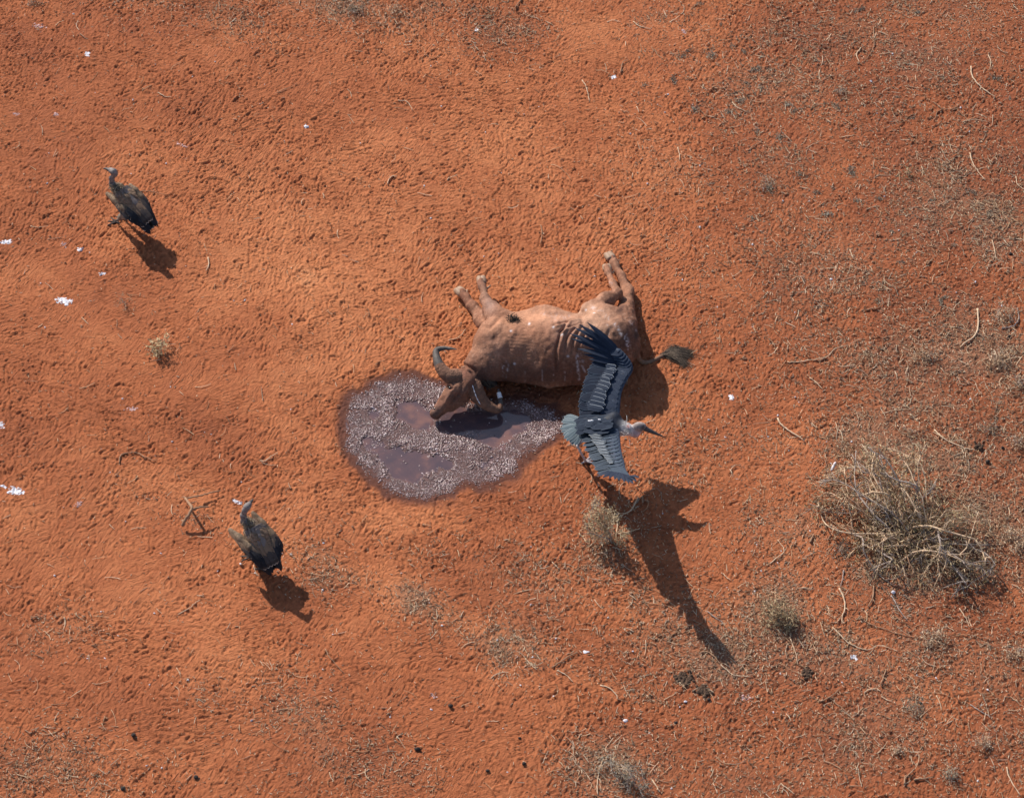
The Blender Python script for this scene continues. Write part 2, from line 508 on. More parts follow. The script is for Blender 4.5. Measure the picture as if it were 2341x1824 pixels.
# damp fringe is broader to the west and south ; soil is also darkened along the carcass
wet = np.maximum(wet, 0.75 * gauss(790, 970, 34, 110, 0) * sstep(75, 20, dp))
wet = np.maximum(wet, 0.6 * gauss(960, 1150, 150, 24, 8) * sstep(80, 10, dp))
wet = np.maximum(wet, 0.45 * gauss(1210, 905, 120, 26, 3))
wet = np.maximum(wet, 0.35 * gauss(1150, 1110, 120, 22, -18))

# broad undulation
H += (fbm(GX, GY, 2.6, 1, 3) - 0.5) * 0.10 + (fbm(GX, GY, 0.7, 2, 3) - 0.5) * 0.030
churn = sstep(0.36, 0.60, fbm(GX, GY, 1.5, 8, 3))
churn = np.clip(churn * 0.40 + 0.60 + 0.5 * gauss(1150, 800, 620, 460) - 0.7 * gauss(800, 0, 0.1, 0.1), 0, 1)
for cx, cy, sx, sy, an, a in ((300, 1330, 150, 70, 20, .8), (500, 870, 260, 60, 5, .6), (1480, 60, 130, 90, 0, .7), (250, 1680, 200, 50, 0, .6), (200, 730, 200, 90, 30, .5),
                              (1650, 1790, 190, 50, 0, .6), (900, 280, 160, 60, 20, .4), (500, 130, 200, 50, 20, .4), (1230, 1100, 80, 40, 0, .5), (60, 620, 150, 60, 0, .6)):
    churn *= 1 - a * gauss(cx, cy, sx, sy, an)

def stamp(cx, cy, ang, ln, w, dep, rim=0.45):
    """press many elongated dents with raised rims into the height field at once"""
    K = len(cx); rx = int(0.095 / DX); ry = int(0.095 / DY)
    ix = np.round((cx - X0) / DX).astype(int); iy = np.round((cy - Y0) / DY).astype(int)
    ox, oy = np.meshgrid(np.arange(-rx, rx + 1), np.arange(-ry, ry + 1), indexing='ij')
    acc = np.zeros(NX * NY)
    for s in range(0, K, 4000):
        e = slice(s, s + 4000)
        I = ix[e, None, None] + ox; J = iy[e, None, None] + oy
        x = X0 + I * DX - cx[e, None, None]; y = Y0 + J * DY - cy[e, None, None]
        c = np.cos(ang[e])[:, None, None]; sn = np.sin(ang[e])[:, None, None]
        u = x * c + y * sn; v = -x * sn + y * c
        l2 = ln[e, None, None] / 2; ww = w[e, None, None]; dd = dep[e, None, None]
        du = np.maximum(np.abs(u) - l2, 0); r = np.sqrt(du * du + v * v) / ww
        z = dd * (-np.exp(-r ** 2.4) + rim * np.exp(-((r - 1.75) / 0.55) ** 2))
        ok = (I >= 0) & (I < NX) & (J >= 0) & (J < NY)
        acc += np.bincount((np.clip(I, 0, NX - 1) * NY + np.clip(J, 0, NY - 1)).ravel(), (z * ok).ravel(), NX * NY)
    return acc.reshape(NX, NY)

def sample(arr, x, y):
    i = np.clip(((np.asarray(x) - X0) / DX), 0, NX - 1.001); j = np.clip(((np.asarray(y) - Y0) / DY), 0, NY - 1.001)
    a = i.astype(int); b = j.astype(int); fx = i - a; fy = j - b
    return (arr[a, b] * (1 - fx) + arr[a + 1, b] * fx) * (1 - fy) + (arr[a, b + 1] * (1 - fx) + arr[a + 1, b + 1] * fx) * fy

def tracks(n):
    """three-toed bird prints, as fans of toe grooves, plus loose scratches and hoof dents"""
    CX, CY, A, L, W_, D = [], [], [], [], [], []
    x = rng.uniform(X0, X1, n * 2); y = rng.uniform(Y0, Y1, n * 2)
    keep = rng.random(n * 2) < (sample(churn, x, y) * 0.95 + 0.05)
    x, y = x[keep][:n], y[keep][:n]; m = len(x)
    # heading of the walking birds drifts slowly over the place
    head = 2 * math.pi * 1.6 * fbm(x, y, 2.0, 40, 2) + rng.normal(0, 0.9, m)
    sc = rng.uniform(0.7, 1.2, m)
    for da, l in ((-0.45, 0.075), (0.0, 0.095), (0.45, 0.075)):
        a = head + da + rng.normal(0, 0.1, m); ll = l * sc * rng.uniform(0.7, 1.15, m)
        k = rng.random(m) < 0.8
        CX.append((x + np.cos(a) * (ll * 0.75 + 0.008))[k]); CY.append((y + np.sin(a) * (ll * 0.75 + 0.008))[k])
        A.append(a[k]); L.append(ll[k]); W_.append((0.0125 * sc * rng.uniform(0.75, 1.35, m))[k]); D.append((rng.uniform(0.008, 0.021, m) * sc)[k])
    return [np.concatenate(q) for q in (CX, CY, A, L, W_, D)]
S = stamp(*tracks(9000))
n = 62000                          # grooves scraped by toes and claws, running with the drift of the tracks
x = rng.uniform(X0, X1, n); y = rng.uniform(Y0, Y1, n); k = rng.random(n) < sample(churn, x, y) * .9 + .08; x, y = x[k], y[k]; m = len(x)
S += stamp(x, y, math.pi * (.1 + 1.1 * fbm(x, y, 1.1, 44, 2)) + rng.normal(0, .45, m), rng.uniform(.05, .15, m), rng.uniform(.0095, .0145, m), rng.uniform(.005, .0155, m) * rng.uniform(.5, 1, m), .5)
n = 1000                          # toe scratches and hoof dents
x = rng.uniform(X0, X1, n); y = rng.uniform(Y0, Y1, n); k = rng.random(n) < sample(churn, x, y) + 0.05
S += stamp(x[k], y[k], rng.uniform(0, math.pi, k.sum()), rng.uniform(0.0, 0.05, k.sum()), rng.uniform(0.012, 0.020, k.sum()), rng.uniform(0.004, 0.014, k.sum()))
n = 160
x = rng.uniform(X0, X1, n); y = rng.uniform(Y0, Y1, n)
S += stamp(x, y, rng.uniform(0, math.pi, n), rng.uniform(0.02, 0.05, n), rng.uniform(0.022, 0.034, n), rng.uniform(0.008, 0.02, n))
S = 0.0155 * np.tanh(S / 0.0165)
calm = 1 - sstep(45, 0, dp)
H += S * calm * (1 - 0.35 * LIT) * (0.55 + 0.45 * churn)
# crumbs
H += (vnoise(GX, GY, 0.045, 51) - 0.5) * 0.005 * (0.3 + 0.4 * churn + 1.2 * LIT) * calm
H += (vnoise(GX, GY, 0.028, 52) - 0.5) * 0.004 * (0.3 + 0.4 * churn + 1.6 * LIT) * calm
# small mounds of litter and the shallow wallow holding the puddle
H += 0.05 * gauss(2050, 1200, 170, 150) + 0.02 * gauss(1788, 1420, 60, 40)
ZL = -0.020
bas = sstep(25, -25, dp)
flat = (fbm(GX, GY, 0.5, 61, 2) - 0.5) * 0.006
H = H * (1 - bas) + bas * (ZL + 0.008 + flat)
H -= 0.028 * sstep(8, -12, dl) * sstep(10, -10, dp)
# the ground eases level under the carcass and towards the sheet's rim
rimf = np.minimum.reduce([GX - X0, X1 - GX, GY - Y0, Y1 - GY]); rimf = sstep(0, 0.6, rimf)
H += rng.normal(0, 0.0011, H.shape) * calm
H *= rimf
def ground_z(x, y): return sample(H, x, y)
def G(px, py, dz=0.0):
    """ground point seen at photo pixel"""
    p = P(px, py, 0); 
    for _ in range(3): p = P(px, py, float(ground_z(p[0], p[1])))
    return np.array([p[0], p[1], float(ground_z(p[0], p[1])) + dz])

TONE = [(1100, 1440, 800, 34, 24, .13), (500, 900, 600, 26, 24, .06), (1180, 380, 700, 420, 10, .05), (900, 560, 500, 160, 10, .06), (700, 620, 260, 170, 25, .10), (960, 1190, 260, 40, 5, .12), (420, 1500, 220, 90, 20, .10), (500, 1110, 200, 60, 20, .07), (1280, 340, 300, 120, 0, .05), (300, 560, 200, 80, 20, .05),
        (650, 500, 90, 60, 0, .08), (1050, 650, 500, 120, 0, .06), (2200, 300, 480, 500, 0, -.17), (2250, 1200, 300, 420, 0, -.12), (1900, 1700, 500, 200, 0, -.10), (1900, 600, 300, 400, 0, -.05), (100, 100, 300, 200, 0, -.06), (350, 960, 240, 60, 15, -.08),
        (90, 1000, 130, 160, 0, -.04), (700, 1750, 320, 100, 0, -.05), (330, 1720, 140, 40, 0, .06), (1350, 1150, 120, 80, 0, -.07), (1500, 950, 160, 160, 0, -.02), (300, 250, 260, 110, 0, -.02), (60, 1650, 120, 90, 0, .03)]
tone = -0.02 + sum(a * gauss(cx, cy, sx, sy, an) for cx, cy, sx, sy, an, a in TONE) + (fbm(GX, GY, 1.1, 71, 4) - 0.5) * 0.22

# one sheet: dense in the middle, coarser and coarser out to the horizon
ext = 0.05 * 1.32 ** np.arange(1, 34); ext = np.cumsum(ext)
ext = ext[ext < 900]
ax_ = np.concatenate([X0 - ext[::-1], gx, gx[-1] + ext]); ay_ = np.concatenate([Y0 - ext[::-1], gy, gy[-1] + ext])
ne = len(ext); AX, AY = np.meshgrid(ax_, ay_, indexing='ij')
def pad(a): return np.pad(a, ne, mode='edge')
HZ = pad(H); inside = np.zeros(HZ.shape, bool); inside[ne:-ne, ne:-ne] = True
HZ[~inside] = 0
nx_, ny_ = AX.shape
ii = np.arange(nx_ * ny_).reshape(nx_, ny_)
FQ = np.stack([ii[:-1, :-1], ii[1:, :-1], ii[1:, 1:], ii[:-1, 1:]], -1).reshape(-1, 4)
gme = new_mesh("ground", np.stack([AX, AY, HZ], -1).reshape(-1, 3), FQ, mat_ground())
def padfade(a, v=0.0):
    o = np.full(HZ.shape, v); o[ne:-ne, ne:-ne] = a * rimf + v * (1 - rimf); return o.ravel()
set_attr(gme, 'wet', padfade(wet)); set_attr(gme, 'muck', padfade(muck)); set_attr(gme, 'litter', padfade(LIT, 0.2)); set_attr(gme, 'tone', padfade(tone))
ground = link(bpy.data.objects.new("ground", gme)); tag(ground, "red-orange trampled soil covered in bird and hoof prints", None, None, 'structure')

# ------------------------------------------------------------------ puddle
def mat_liquid():
    b = NB("murky_liquid"); n = b.noise(2.4, 4, 0.6); n2 = b.noise(9, 4, 0.6)
    f = b.math('ADD', b.math('MULTIPLY', n, 0.7), b.math('MULTIPLY', n2, 0.3))
    b.color(b.ramp(f, [(0.40, (0.088, 0.058, 0.066)), (0.52, (0.12, 0.070, 0.072)), (0.62, (0.21, 0.105, 0.085))]))
    b.set(Roughness=0.06, Specular_IOR_Level=0.75)
    b.bump(b.noise(14, 3), 0.05, 0.004)
    return b.m
lp = np.vstack([[P(x, y, ZL) for x, y in PUDDLE]])
cen = lp.mean(0); lp2 = cen + (lp - cen) * 1.02
outl = smooth_path(np.vstack([lp2, lp2[:1]]), 97)[:-1]
o = part("puddle", np.vstack([cen, outl]), [(0, i + 1, (i + 1) % 96 + 1) for i in range(96)], mat_liquid(), loc=cen)
tag(o, "murky purple-brown liquid pooled round the buffalo's muzzle", None, None, 'structure')

t_ = (1 + 5 ** 0.5) / 2
ICO_V = np.array([(-1, t_, 0), (1, t_, 0), (-1, -t_, 0), (1, -t_, 0), (0, -1, t_), (0, 1, t_), (0, -1, -t_), (0, 1, -t_), (t_, 0, -1), (t_, 0, 1), (-t_, 0, -1), (-t_, 0, 1)]) / math.sqrt(1 + t_ * t_)
ICO_F = np.array([(0, 11, 5), (0, 5, 1), (0, 1, 7), (0, 7, 10), (0, 10, 11), (1, 5, 9), (5, 11, 4), (11, 10, 2), (10, 7, 6), (7, 1, 8), (3, 9, 4), (3, 4, 2), (3, 2, 6), (3, 6, 8), (3, 8, 9), (4, 9, 5), (2, 4, 11), (6, 2, 10), (8, 6, 7), (9, 8, 1)])
def lumps(C, Rd, Z=0.6):
    """many small irregular stones in one mesh"""
    n = len(C); a = rng.uniform(0, 6.28, n); c, s = np.cos(a), np.sin(a)
    V = ICO_V[None] * (1 + rng.normal(0, 0.13, (n, 12, 1)))
    V = V * np.stack([rng.uniform(0.8, 1.5, n), rng.uniform(0.7, 1.0, n), np.full(n, 1) * Z], 1)[:, None, :] * Rd[:, None, None]
    x = V[..., 0] * c[:, None] - V[..., 1] * s[:, None]; y = V[..., 0] * s[:, None] + V[..., 1] * c[:, None]
    V = np.stack([x, y, V[..., 2]], -1) + C[:, None, :]
    F = (ICO_F[None] + (np.arange(n) * 12)[:, None, None]).reshape(-1, 3)
    return V.reshape(-1, 3), F
pb = np.array([P(760, 1180)[:2], P(1310, 850)[:2]])
n = 95000
x = rng.uniform(pb[0, 0], pb[1, 0], n); y = rng.uniform(pb[0, 1], pb[1, 1], n)
sdp = sample(dp, x, y); sdl = sample(dl, x, y)
dens = np.where(sdl > -4, 1.0, 0.03) * np.where(sdl < 4, 0.5, 1.0) * sstep(24, 2, sdp) * (0.30 + .45 * sstep(.36, .60, .6 * vnoise(x, y, 0.075, 77) + .4 * vnoise(x, y, .2, 78)))
k = rng.random(n) < dens
x, y = x[k], y[k]; rr = .0045 + .0085 * rng.random(len(x)) ** 2.2; rr *= .6 + .75 * vnoise(x, y, .12, 79)
V, F = lumps(np.stack([x, y, np.maximum(ground_z(x, y), ZL - 0.004) + 0.001], 1), rr, 0.6)
b = NB("wet_pellets"); g = b.n.new("ShaderNodeNewGeometry")
b.color(b.ramp(g.outputs['Random Per Island'], [(0, (0.085, 0.046, 0.042)), (0.5, (0.20, 0.118, 0.110)), (0.88, (0.31, 0.20, 0.19)), (1, (0.55, 0.43, 0.43))]))
b.set(Roughness=0.22, Specular_IOR_Level=0.8)
o = part("wet_pellets", V, F, b.m, loc=cen)
tag(o, "glistening wet lumps packed over the puddle and its rim", None, None, 'stuff')
# ------------------------------------------------------------------ CONTENT
# ------------------------------------------------------------------ BUFFALO
HIDE = (0.200, 0.084, 0.049); HIDE_D = (0.085, 0.040, 0.030); HIDE_L = (0.47, 0.235, 0.140); HIDE_K = (0.035, 0.026, 0.024)
M_hide = mat_vcol("dusty_hide", 0.85, 42, 0.55, 0.8, 0.010)
M_horn = mat_simple("grey_horn", (0.050, 0.045, 0.045), (0.13, 0.105, 0.09), 22, 0.6, 0.6, .008)
M_boss = mat_simple("dusty_horn_base", (0.12, 0.062, 0.042), (0.27, 0.14, 0.09), 16, 0.9, 1.0, 0.02)
M_hoof = mat_simple("pale_hoof", (0.27, 0.16, 0.10), (0.42, 0.29, 0.20), 14, 0.6, 0.3)
M_black = mat_simple("black_hair", (0.018, 0.014, 0.013), (0.05, 0.038, 0.033), 60, 0.7, 0.3)
M_white = mat_simple("white_droppings", (0.62, 0.60, 0.63), (0.82, 0.82, 0.84), 60, 0.75, 0.3)
M_eye = mat_simple("dark_eye", (0.008, 0.006, 0.005), (0.02, 0.015, 0.01), 10, 0.08, 0, spec=0.8)
M_tuft = mat_rand("tail_hair", [(0.035, 0.028, 0.024), (0.10, 0.075, 0.058), (0.17, 0.125, 0.09)])

buf_loc = P(1265, 850, 0)
buf = empty("dead_buffalo", buf_loc, "dead brown buffalo lying on its side with curved horns and muzzle in the puddle", "buffalo")
B = Blob(0.07)
B.chain([(P(1140, 790, .34), .29), (P(1260, 795, .33), .335), (P(1395, 785, .34), .31)], HIDE, .10)
B.chain([(P(1150, 826, .25), .22), (P(1260, 834, .25), .24), (P(1345, 830, .25), .24), (P(1410, 790, .26), .25)], HIDE, .08)
B.chain([(P(1165, 757, .26), .215), (P(1245, 748, .27), .23), (P(1320, 758, .26), .21)], HIDE, .08)
B.chain([(P(1150, 800, .33), .24), (P(1110, 832, .28), .20), (P(1082, 850, .24), .155)], HIDE, .08)          # neck
B.ell(P(1398, 750, .40), (.27, .27, .22), None, HIDE, .09)                                                    # thigh
B.ell(P(1130, 765, .42), (.16, .20, .17), None, HIDE, .08)                                                    # shoulder
# head
B.chain([(P(1072, 872, .27), .13), (P(1046, 890, .25), .130), (P(1027, 912, .19), .100), (P(1010, 932, .13), .072), (P(998, 945, .09), .074)], HIDE, .05)
B.cap(P(1058, 906, .18), P(1032, 932, .11), .080, .05, HIDE, .04)
B.ell(P(1028, 883, .335), (.045, .035, .03), None, HIDE, .03)                                             # jaw
B.chain([(P(1040, 855, .36), .072), (P(1062, 858, .36), .07), (P(1074, 872, .34), .07)], HIDE, .04)           # boss ridge
# forelegs
B.chain([(P(1140, 730, .36), .15), (P(1122, 706, .31), .088), (P(1110, 684, .25), .058), (P(1103, 660, .20), .044), (P(1101, 645, .18), .046)], HIDE, .06)
B.chain([(P(1128, 752, .20), .13), (P(1100, 728, .15), .085), (P(1082, 704, .11), .062), (P(1066, 682, .09), .045), (P(1057, 670, .08), .047)], HIDE, .05)
# hind legs: stifle, hock, cannon
B.chain([(P(1385, 735, .42), .19), (P(1352, 714, .38), .125), (P(1385, 688, .34), .088), (P(1412, 670, .28), .062), (P(1402, 650, .23), .046), (P(1391, 624, .18), .042), (P(1388, 614, .17), .043)], HIDE, .05)
B.chain([(P(1420, 745, .22), .19), (P(1432, 700, .15), .085), (P(1433, 666, .10), .066), (P(1420, 632, .07), .050), (P(1405, 602, .06), .047), (P(1399, 590, .06), .050)], HIDE, .05)
B.cap(P(1452, 795, .30), P(1459, 815, .18), .05, .028, HIDE, .04)
V, Q, C = B.build(0.0125)
UV = proj(V); N = vnormals(V, Q)
def crease(pts, w, dep, upper=0.1):
    """fold or ridge along a line over the hide; negative depth raises it"""
    global V
    d, t = polydist(UV, pts); m = (V[:, 2] > upper)
    V = V - N * (dep * 1.7 * np.exp(-(d / w) ** 2) * m * np.sin(np.clip(t, 0.02, 0.98) * math.pi) ** 0.4)[:, None]
for pts in ([(1335, 722), (1310, 728), (1290, 735), (1262, 745)], [(1340, 732), (1318, 742), (1295, 748), (1275, 760)], [(1300, 730), (1282, 758), (1275, 790)],
            [(1318, 745), (1298, 770), (1290, 800)], [(1330, 748), (1312, 775), (1305, 810)], [(1280, 765), (1272, 800), (1272, 850)], [(1345, 750), (1325, 785), (1318, 800)]):
    crease(pts, 2.6, 0.014); crease([(x + 6, y + 1) for x, y in pts], 3.0, -0.010)
crease([(1328, 712), (1334, 745), (1352, 770), (1385, 772), (1396, 752)], 5, 0.018)         # flank behind the ribs
crease([(1105, 745), (1120, 745), (1135, 735), (1145, 722)], 5, 0.02)                     # armpit
crease([(1125, 770), (1140, 772)], 11, 0.018)
crease([(1040, 835), (1060, 832), (1085, 845), (1102, 868)], 3, 0.02); crease([(1060, 842), (1080, 852), (1094, 872)], 2.4, 0.014)
crease([(1024, 880), (1028, 886)], 4, 0.012); crease([(1022, 876), (1031, 878), (1034, 886)], 2, -0.010)
crease([(988, 930), (990, 936)], 3, 0.016, 0); crease([(1000, 958), (1012, 950)], 2, 0.010, 0)
crease([(1040, 900), (1056, 905), (1062, 918)], 3, 0.010)
for i in range(9):                                                                         # shoulder skin folds on the front leg
    crease([(1088 + i * 3.5, 742 - i * 1.5), (1080 + i * 4, 722 - i * 3)], 1.2, 0.006)
for i in range(14):
    y = 748 + i * 8
    crease([(1150 + 5 * (i % 3), y), (1215, y + 5)], 3, 0.0025)
nz = (vnoise(UV[:, 0], UV[:, 1] + V[:, 2] * 90, 7, 3) - .5) * .010 + (vnoise(UV[:, 0], UV[:, 1] + V[:, 2] * 70, 22, 4) - .5) * .026
for pts in ([(1150, 760), (1160, 800), (1158, 850)], [(1108, 790), (1122, 815), (1128, 850)]): crease(pts, 9, .012)
crease([(1345, 716), (1365, 725), (1385, 745), (1398, 760)], 6, -.016); crease([(1405, 728), (1425, 745), (1440, 770)], 7, -.014); crease([(1395, 700), (1420, 715), (1440, 735)], 5, .014)
crease([(1045, 874), (1030, 900), (1012, 930)], 4, -.008, 0); crease([(1020, 884), (1028, 889), (1036, 888)], 2.2, .016, 0); crease([(1004, 958), (1012, 950), (1022, 938)], 1.8, .010, 0); crease([(1042, 900), (1040, 915), (1030, 928)], 3, .010, 0)
crease([(1044, 850), (1050, 862), (1062, 872)], 2, .005, 0); crease([(1058, 880), (1050, 900), (1030, 925)], 4, .012, 0)
V = V + N * nz[:, None]
# coat colours by place on the animal, plus shade painted along the back
def patch(cx, cy, sx, sy, ang, col, a):
    global C
    g = a * gauss(cx, cy, sx, sy, ang, UV[:, 0], UV[:, 1]) * (0.7 + 0.6 * vnoise(UV[:, 0], UV[:, 1], 10, 9))
    C = C * (1 - np.clip(g, 0, 1)[:, None]) + np.array(col) * np.clip(g, 0, 1)[:, None]
nn = fbm(UV[:, 0], UV[:, 1], 40, 5, 4)[:, None]
nn = sstep(.3, .75, nn); C = C * (1 - 0.5 * nn) + np.array(HIDE_L) * 0.42 * nn
mottle_ = fbm(UV[:, 0], UV[:, 1], 7, 15, 3)[:, None]; C = C * (.62 + .76 * mottle_)  # random mottling over the whole hide
spk = sstep(.66, .80, vnoise(UV[:, 0], UV[:, 1], 2.6, 25))[:, None] * fbm(UV[:, 0], UV[:, 1], 30, 26, 2)[:, None]; C = C * (1 - .75 * spk) + np.array(HIDE_D) * .75 * spk
spk = sstep(.74, .86, vnoise(UV[:, 0], UV[:, 1], 3.1, 27))[:, None] * fbm(UV[:, 0], UV[:, 1], 36, 28, 2)[:, None]; C = C * (1 - .6 * spk) + np.array((.50, .32, .23)) * .6 * spk
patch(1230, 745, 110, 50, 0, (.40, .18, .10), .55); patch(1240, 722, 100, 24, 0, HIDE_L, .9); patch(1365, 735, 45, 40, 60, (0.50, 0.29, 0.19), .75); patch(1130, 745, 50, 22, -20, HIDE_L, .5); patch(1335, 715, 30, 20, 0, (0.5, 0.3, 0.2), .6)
patch(1150, 800, 60, 30, 0, (0.34, 0.18, 0.12), .5); patch(1125, 772, 15, 10, 0, HIDE_D, .7); patch(1185, 850, 42, 14, 0, (0.13, 0.07, 0.05), .6); patch(1250, 866, 120, 12, 0, HIDE_D, .7)  # last patch: shade painted along the edge of the back
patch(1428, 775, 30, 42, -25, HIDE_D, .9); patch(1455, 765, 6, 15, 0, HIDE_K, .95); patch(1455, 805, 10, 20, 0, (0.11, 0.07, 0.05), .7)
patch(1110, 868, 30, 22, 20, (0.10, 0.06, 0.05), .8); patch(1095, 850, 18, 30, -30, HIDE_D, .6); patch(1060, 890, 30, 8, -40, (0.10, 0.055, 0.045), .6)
patch(1035, 915, 30, 30, 0, (0.20, 0.095, 0.065), .5); patch(1250, 850, 150, 22, 0, (0.10, 0.048, 0.034), .7); patch(1026, 887, 8, 6, 0, (.05, .03, .025), .8); patch(1022, 908, 10, 24, 35, (.30, .15, .10), .5); patch(1000, 935, 12, 12, 0, (.16, .085, .065), .7); patch(1038, 905, 14, 14, 0, (.11, .055, .04), .6); patch(1058, 855, 20, 12, 0, (.30, .13, .085), .6); patch(992, 945, 10, 12, 0, (0.07, 0.045, 0.04), .85); patch(1008, 955, 12, 4, -30, HIDE_K, .5); patch(1052, 912, 14, 7, -10, HIDE_D, .5)  # second patch: lower trunk, turned from the sun, painted dark
patch(1420, 706, 12, 6, -30, HIDE_D, .8); patch(1105, 665, 12, 30, 0, (0.33, 0.19, 0.13), .5); patch(1120, 700, 14, 20, 0, (0.30, 0.21, 0.18), .5)
patch(1300, 760, 45, 45, 0, (0.36, 0.215, 0.165), .4)
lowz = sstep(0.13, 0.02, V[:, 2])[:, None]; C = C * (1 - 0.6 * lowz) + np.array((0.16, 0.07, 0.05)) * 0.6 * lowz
# white and dark marks left by birds
def streak(pts, w, col, a):
    global C
    d, t = polydist(UV, pts)
    g = a * np.exp(-(d / w) ** 2) * sstep(0.42, 0.72, .6 * vnoise(UV[:, 0], UV[:, 1], 3.0, 13) + .4 * vnoise(UV[:, 0], UV[:, 1], 9.0, 14) + 0.04)
    g = np.clip(g, 0, 1)[:, None]; C = C * (1 - g) + np.array(col) * g
WH = (0.56, 0.48, 0.47)
for pts, w, a in (([(1158, 826), (1150, 840), (1150, 860)], 2.4, .6), ([(1163, 828), (1160, 845), (1158, 862)], 2, .5), ([(1317, 808), (1320, 830), (1324, 868)], 2.5, .8), ([(1328, 808), (1330, 835), (1338, 850)], 2.0, .6),
                  ([(1316, 812), (1330, 826)], 4, .7), ([(1406, 742), (1420, 765), (1430, 778), (1437, 790)], 3.0, .85), ([(1428, 768), (1436, 788)], 4.5, .7), ([(1434, 792), (1438, 815)], 1.6, .5),
                  ([(1345, 700), (1380, 715), (1392, 728)], 3.5, .55), ([(1388, 745), (1391, 765), (1385, 775)], 2.2, .5), ([(1440, 735), (1455, 755)], 2.5, .5), ([(1260, 735), (1300, 720)], 3, .35),
                  ([(1265, 840), (1266, 872)], 1.3, .4), ([(1240, 845), (1240, 870)], 1.3, .35), ([(1290, 840), (1292, 870)], 1.3, .35), ([(1200, 850), (1200, 872)], 1.2, .35), ([(1085, 745), (1100, 735)], 3, .3),
                  ([(1240, 718), (1280, 722)], 5, .35), ([(1380, 640), (1405, 650)], 3, .25)):
    streak(pts, w, WH, a)
for q in ((1168, 756), (1176, 832), (1338, 708), (1298, 814), (1210, 740), (1265, 748), (1285, 765), (1360, 720)):
    d = np.hypot(UV[:, 0] - q[0], UV[:, 1] - q[1]); g = (np.exp(-(d / 2.2) ** 2) * .95)[:, None]; C = C * (1 - g) + np.array((.75, .73, .74)) * g
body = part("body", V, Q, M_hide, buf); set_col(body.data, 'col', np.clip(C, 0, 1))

def horn(pts, nm, mid):
    q = smooth_path([list(P(x, y, z)) + [r] for x, y, z, r in pts], 34)
    rr = q[:, 3] * (1 + 0.03 * np.sin(np.arange(34) * 2.2) * (np.arange(34) < 16))
    V, F = tube(q[:, :3], np.maximum(rr, 0.003), 12)
    o = part(nm, V, F, M_horn, buf)
    o.data.materials.append(M_boss)
    for p in o.data.polygons: p.material_index = 1 if p.index < mid * 12 else 0
    return o
h1 = horn([(1060, 862, .33, .085), (1038, 863, .36, .092), (1020, 855, .39, .078), (1006, 838, .42, .062), (998, 816, .45, .043), (998, 801, .46, .035), (1014, 796, .48, .025), (1030, 797, .50, .016), (1045, 799, .52, .005)], "horn", 13)
h1['label'] = "uppermost horn, curling back to a grey point"
h2 = horn([(1066, 870, .30, .080), (1082, 884, .27, .098), (1091, 902, .22, .092), (1107, 921, .16, .068), (1128, 934, .11, .050), (1141, 935, .10, .036), (1144, 922, .12, .029), (1142, 905, .16, .024), (1139, 889, .20, .012)], "horn", 24)
h2['label'] = "lower horn streaked white, its tip turned up beside the neck"
hp = smooth_path([list(P(x, y, z)) + [r] for x, y, z, r in ((1143.5, 910, .155, .0265), (1141.5, 903, .17, .026), (1140, 897, .185, .023))], 8)
V, F = tube(hp[:, :3], hp[:, 3], 10); part("white_streak", V, F, M_white, buf)
hp = [P(1080, 880, .368), P(1085, 896, .325), P(1091, 912, .268), P(1098, 924, .215)]
V, F = tube(smooth_path(hp, 14), [0.0015 + 0.006 * abs(math.sin(i * 1.9)) ** 2 for i in range(14)], 6); part("white_streak", V, F, M_white, buf)

def ear_mesh(a, b, w, nrm):
    V, F, E, U = feather(a, b, w, nrm, 0.12, 10, 0.018, 0.1, 0.5); return V, F
V, F = ear_mesh(P(1098, 862, .26), P(1136, 884, .14), 0.15, norm([0.1, -.5, 1])); part("ear", V, F, M_black, buf)
def strands(name, parent, root, tips, rad, mat, spread, curl=0.04, n=5):
    VV, FF = [], []
    for tp in tips:
        a = root + rng.normal(0, spread, 3); mid = (a + tp) / 2 + rng.normal(0, curl, 3) * 0.4; mid[2] = abs(mid[2])
        v, f = tube(smooth_path([a, mid, tp], n), np.linspace(rad, rad * .25, n), 3, False)
        o = len(VV); VV += v; FF += [tuple(i + o for i in q) for q in f]
    return part(name, VV, FF, mat, parent)
strands("ear_hair", buf, P(1108, 868, .24), [P(1108 + rng.normal(14, 9), 872 + rng.normal(10, 7), rng.uniform(.10, .24)) for _ in range(130)], .0028, M_tuft, .035)
def ball(c, r, sq=(1, 1, 1), nu=12, nv=8, A=None):
    V, F = [], []
    A = np.eye(3) if A is None else np.array(A)
    for i in range(nv + 1):
        for j in range(nu):
            t = math.pi * i / nv; p = 2 * math.pi * j / nu
            V.append(np.array(c) + (np.array([math.sin(t) * math.cos(p), math.sin(t) * math.sin(p), math.cos(t)]) * r * np.array(sq)) @ A)
    for i in range(nv):
        for j in range(nu): F.append((i * nu + j, (i + 1) * nu + j, (i + 1) * nu + (j + 1) % nu, i * nu + (j + 1) % nu))
    return V, F
def at_body(px, py, BV, off=0.0):
    """point of the body surface seen at the pixel"""
    d = np.hypot(UV[:, 0] - px, UV[:, 1] - py); k = np.where(d < 3.0)[0]
    return BV[k[np.argmax(BV[k, 2])]] + np.array([0, 0, off])
BV = np.array([v.co[:] for v in body.data.vertices]) + buf_loc
V, F = ball(at_body(1026, 887, BV, -.004), .021); part("eye", V, F, M_eye, buf)
V, F = ball(at_body(991, 934, BV, -.002), .018, (1, .6, .5)); part("nostril", V, F, M_eye, buf)
# shaggy black wound at the armpit
w0 = at_body(1174, 730, BV)
strands("black_wound", buf, w0 + [0, 0, .0], [w0 + np.array([rng.normal(0, .055), rng.normal(-.02, .05), rng.uniform(.0, .045)]) for _ in range(120)], .004, M_black, .035)

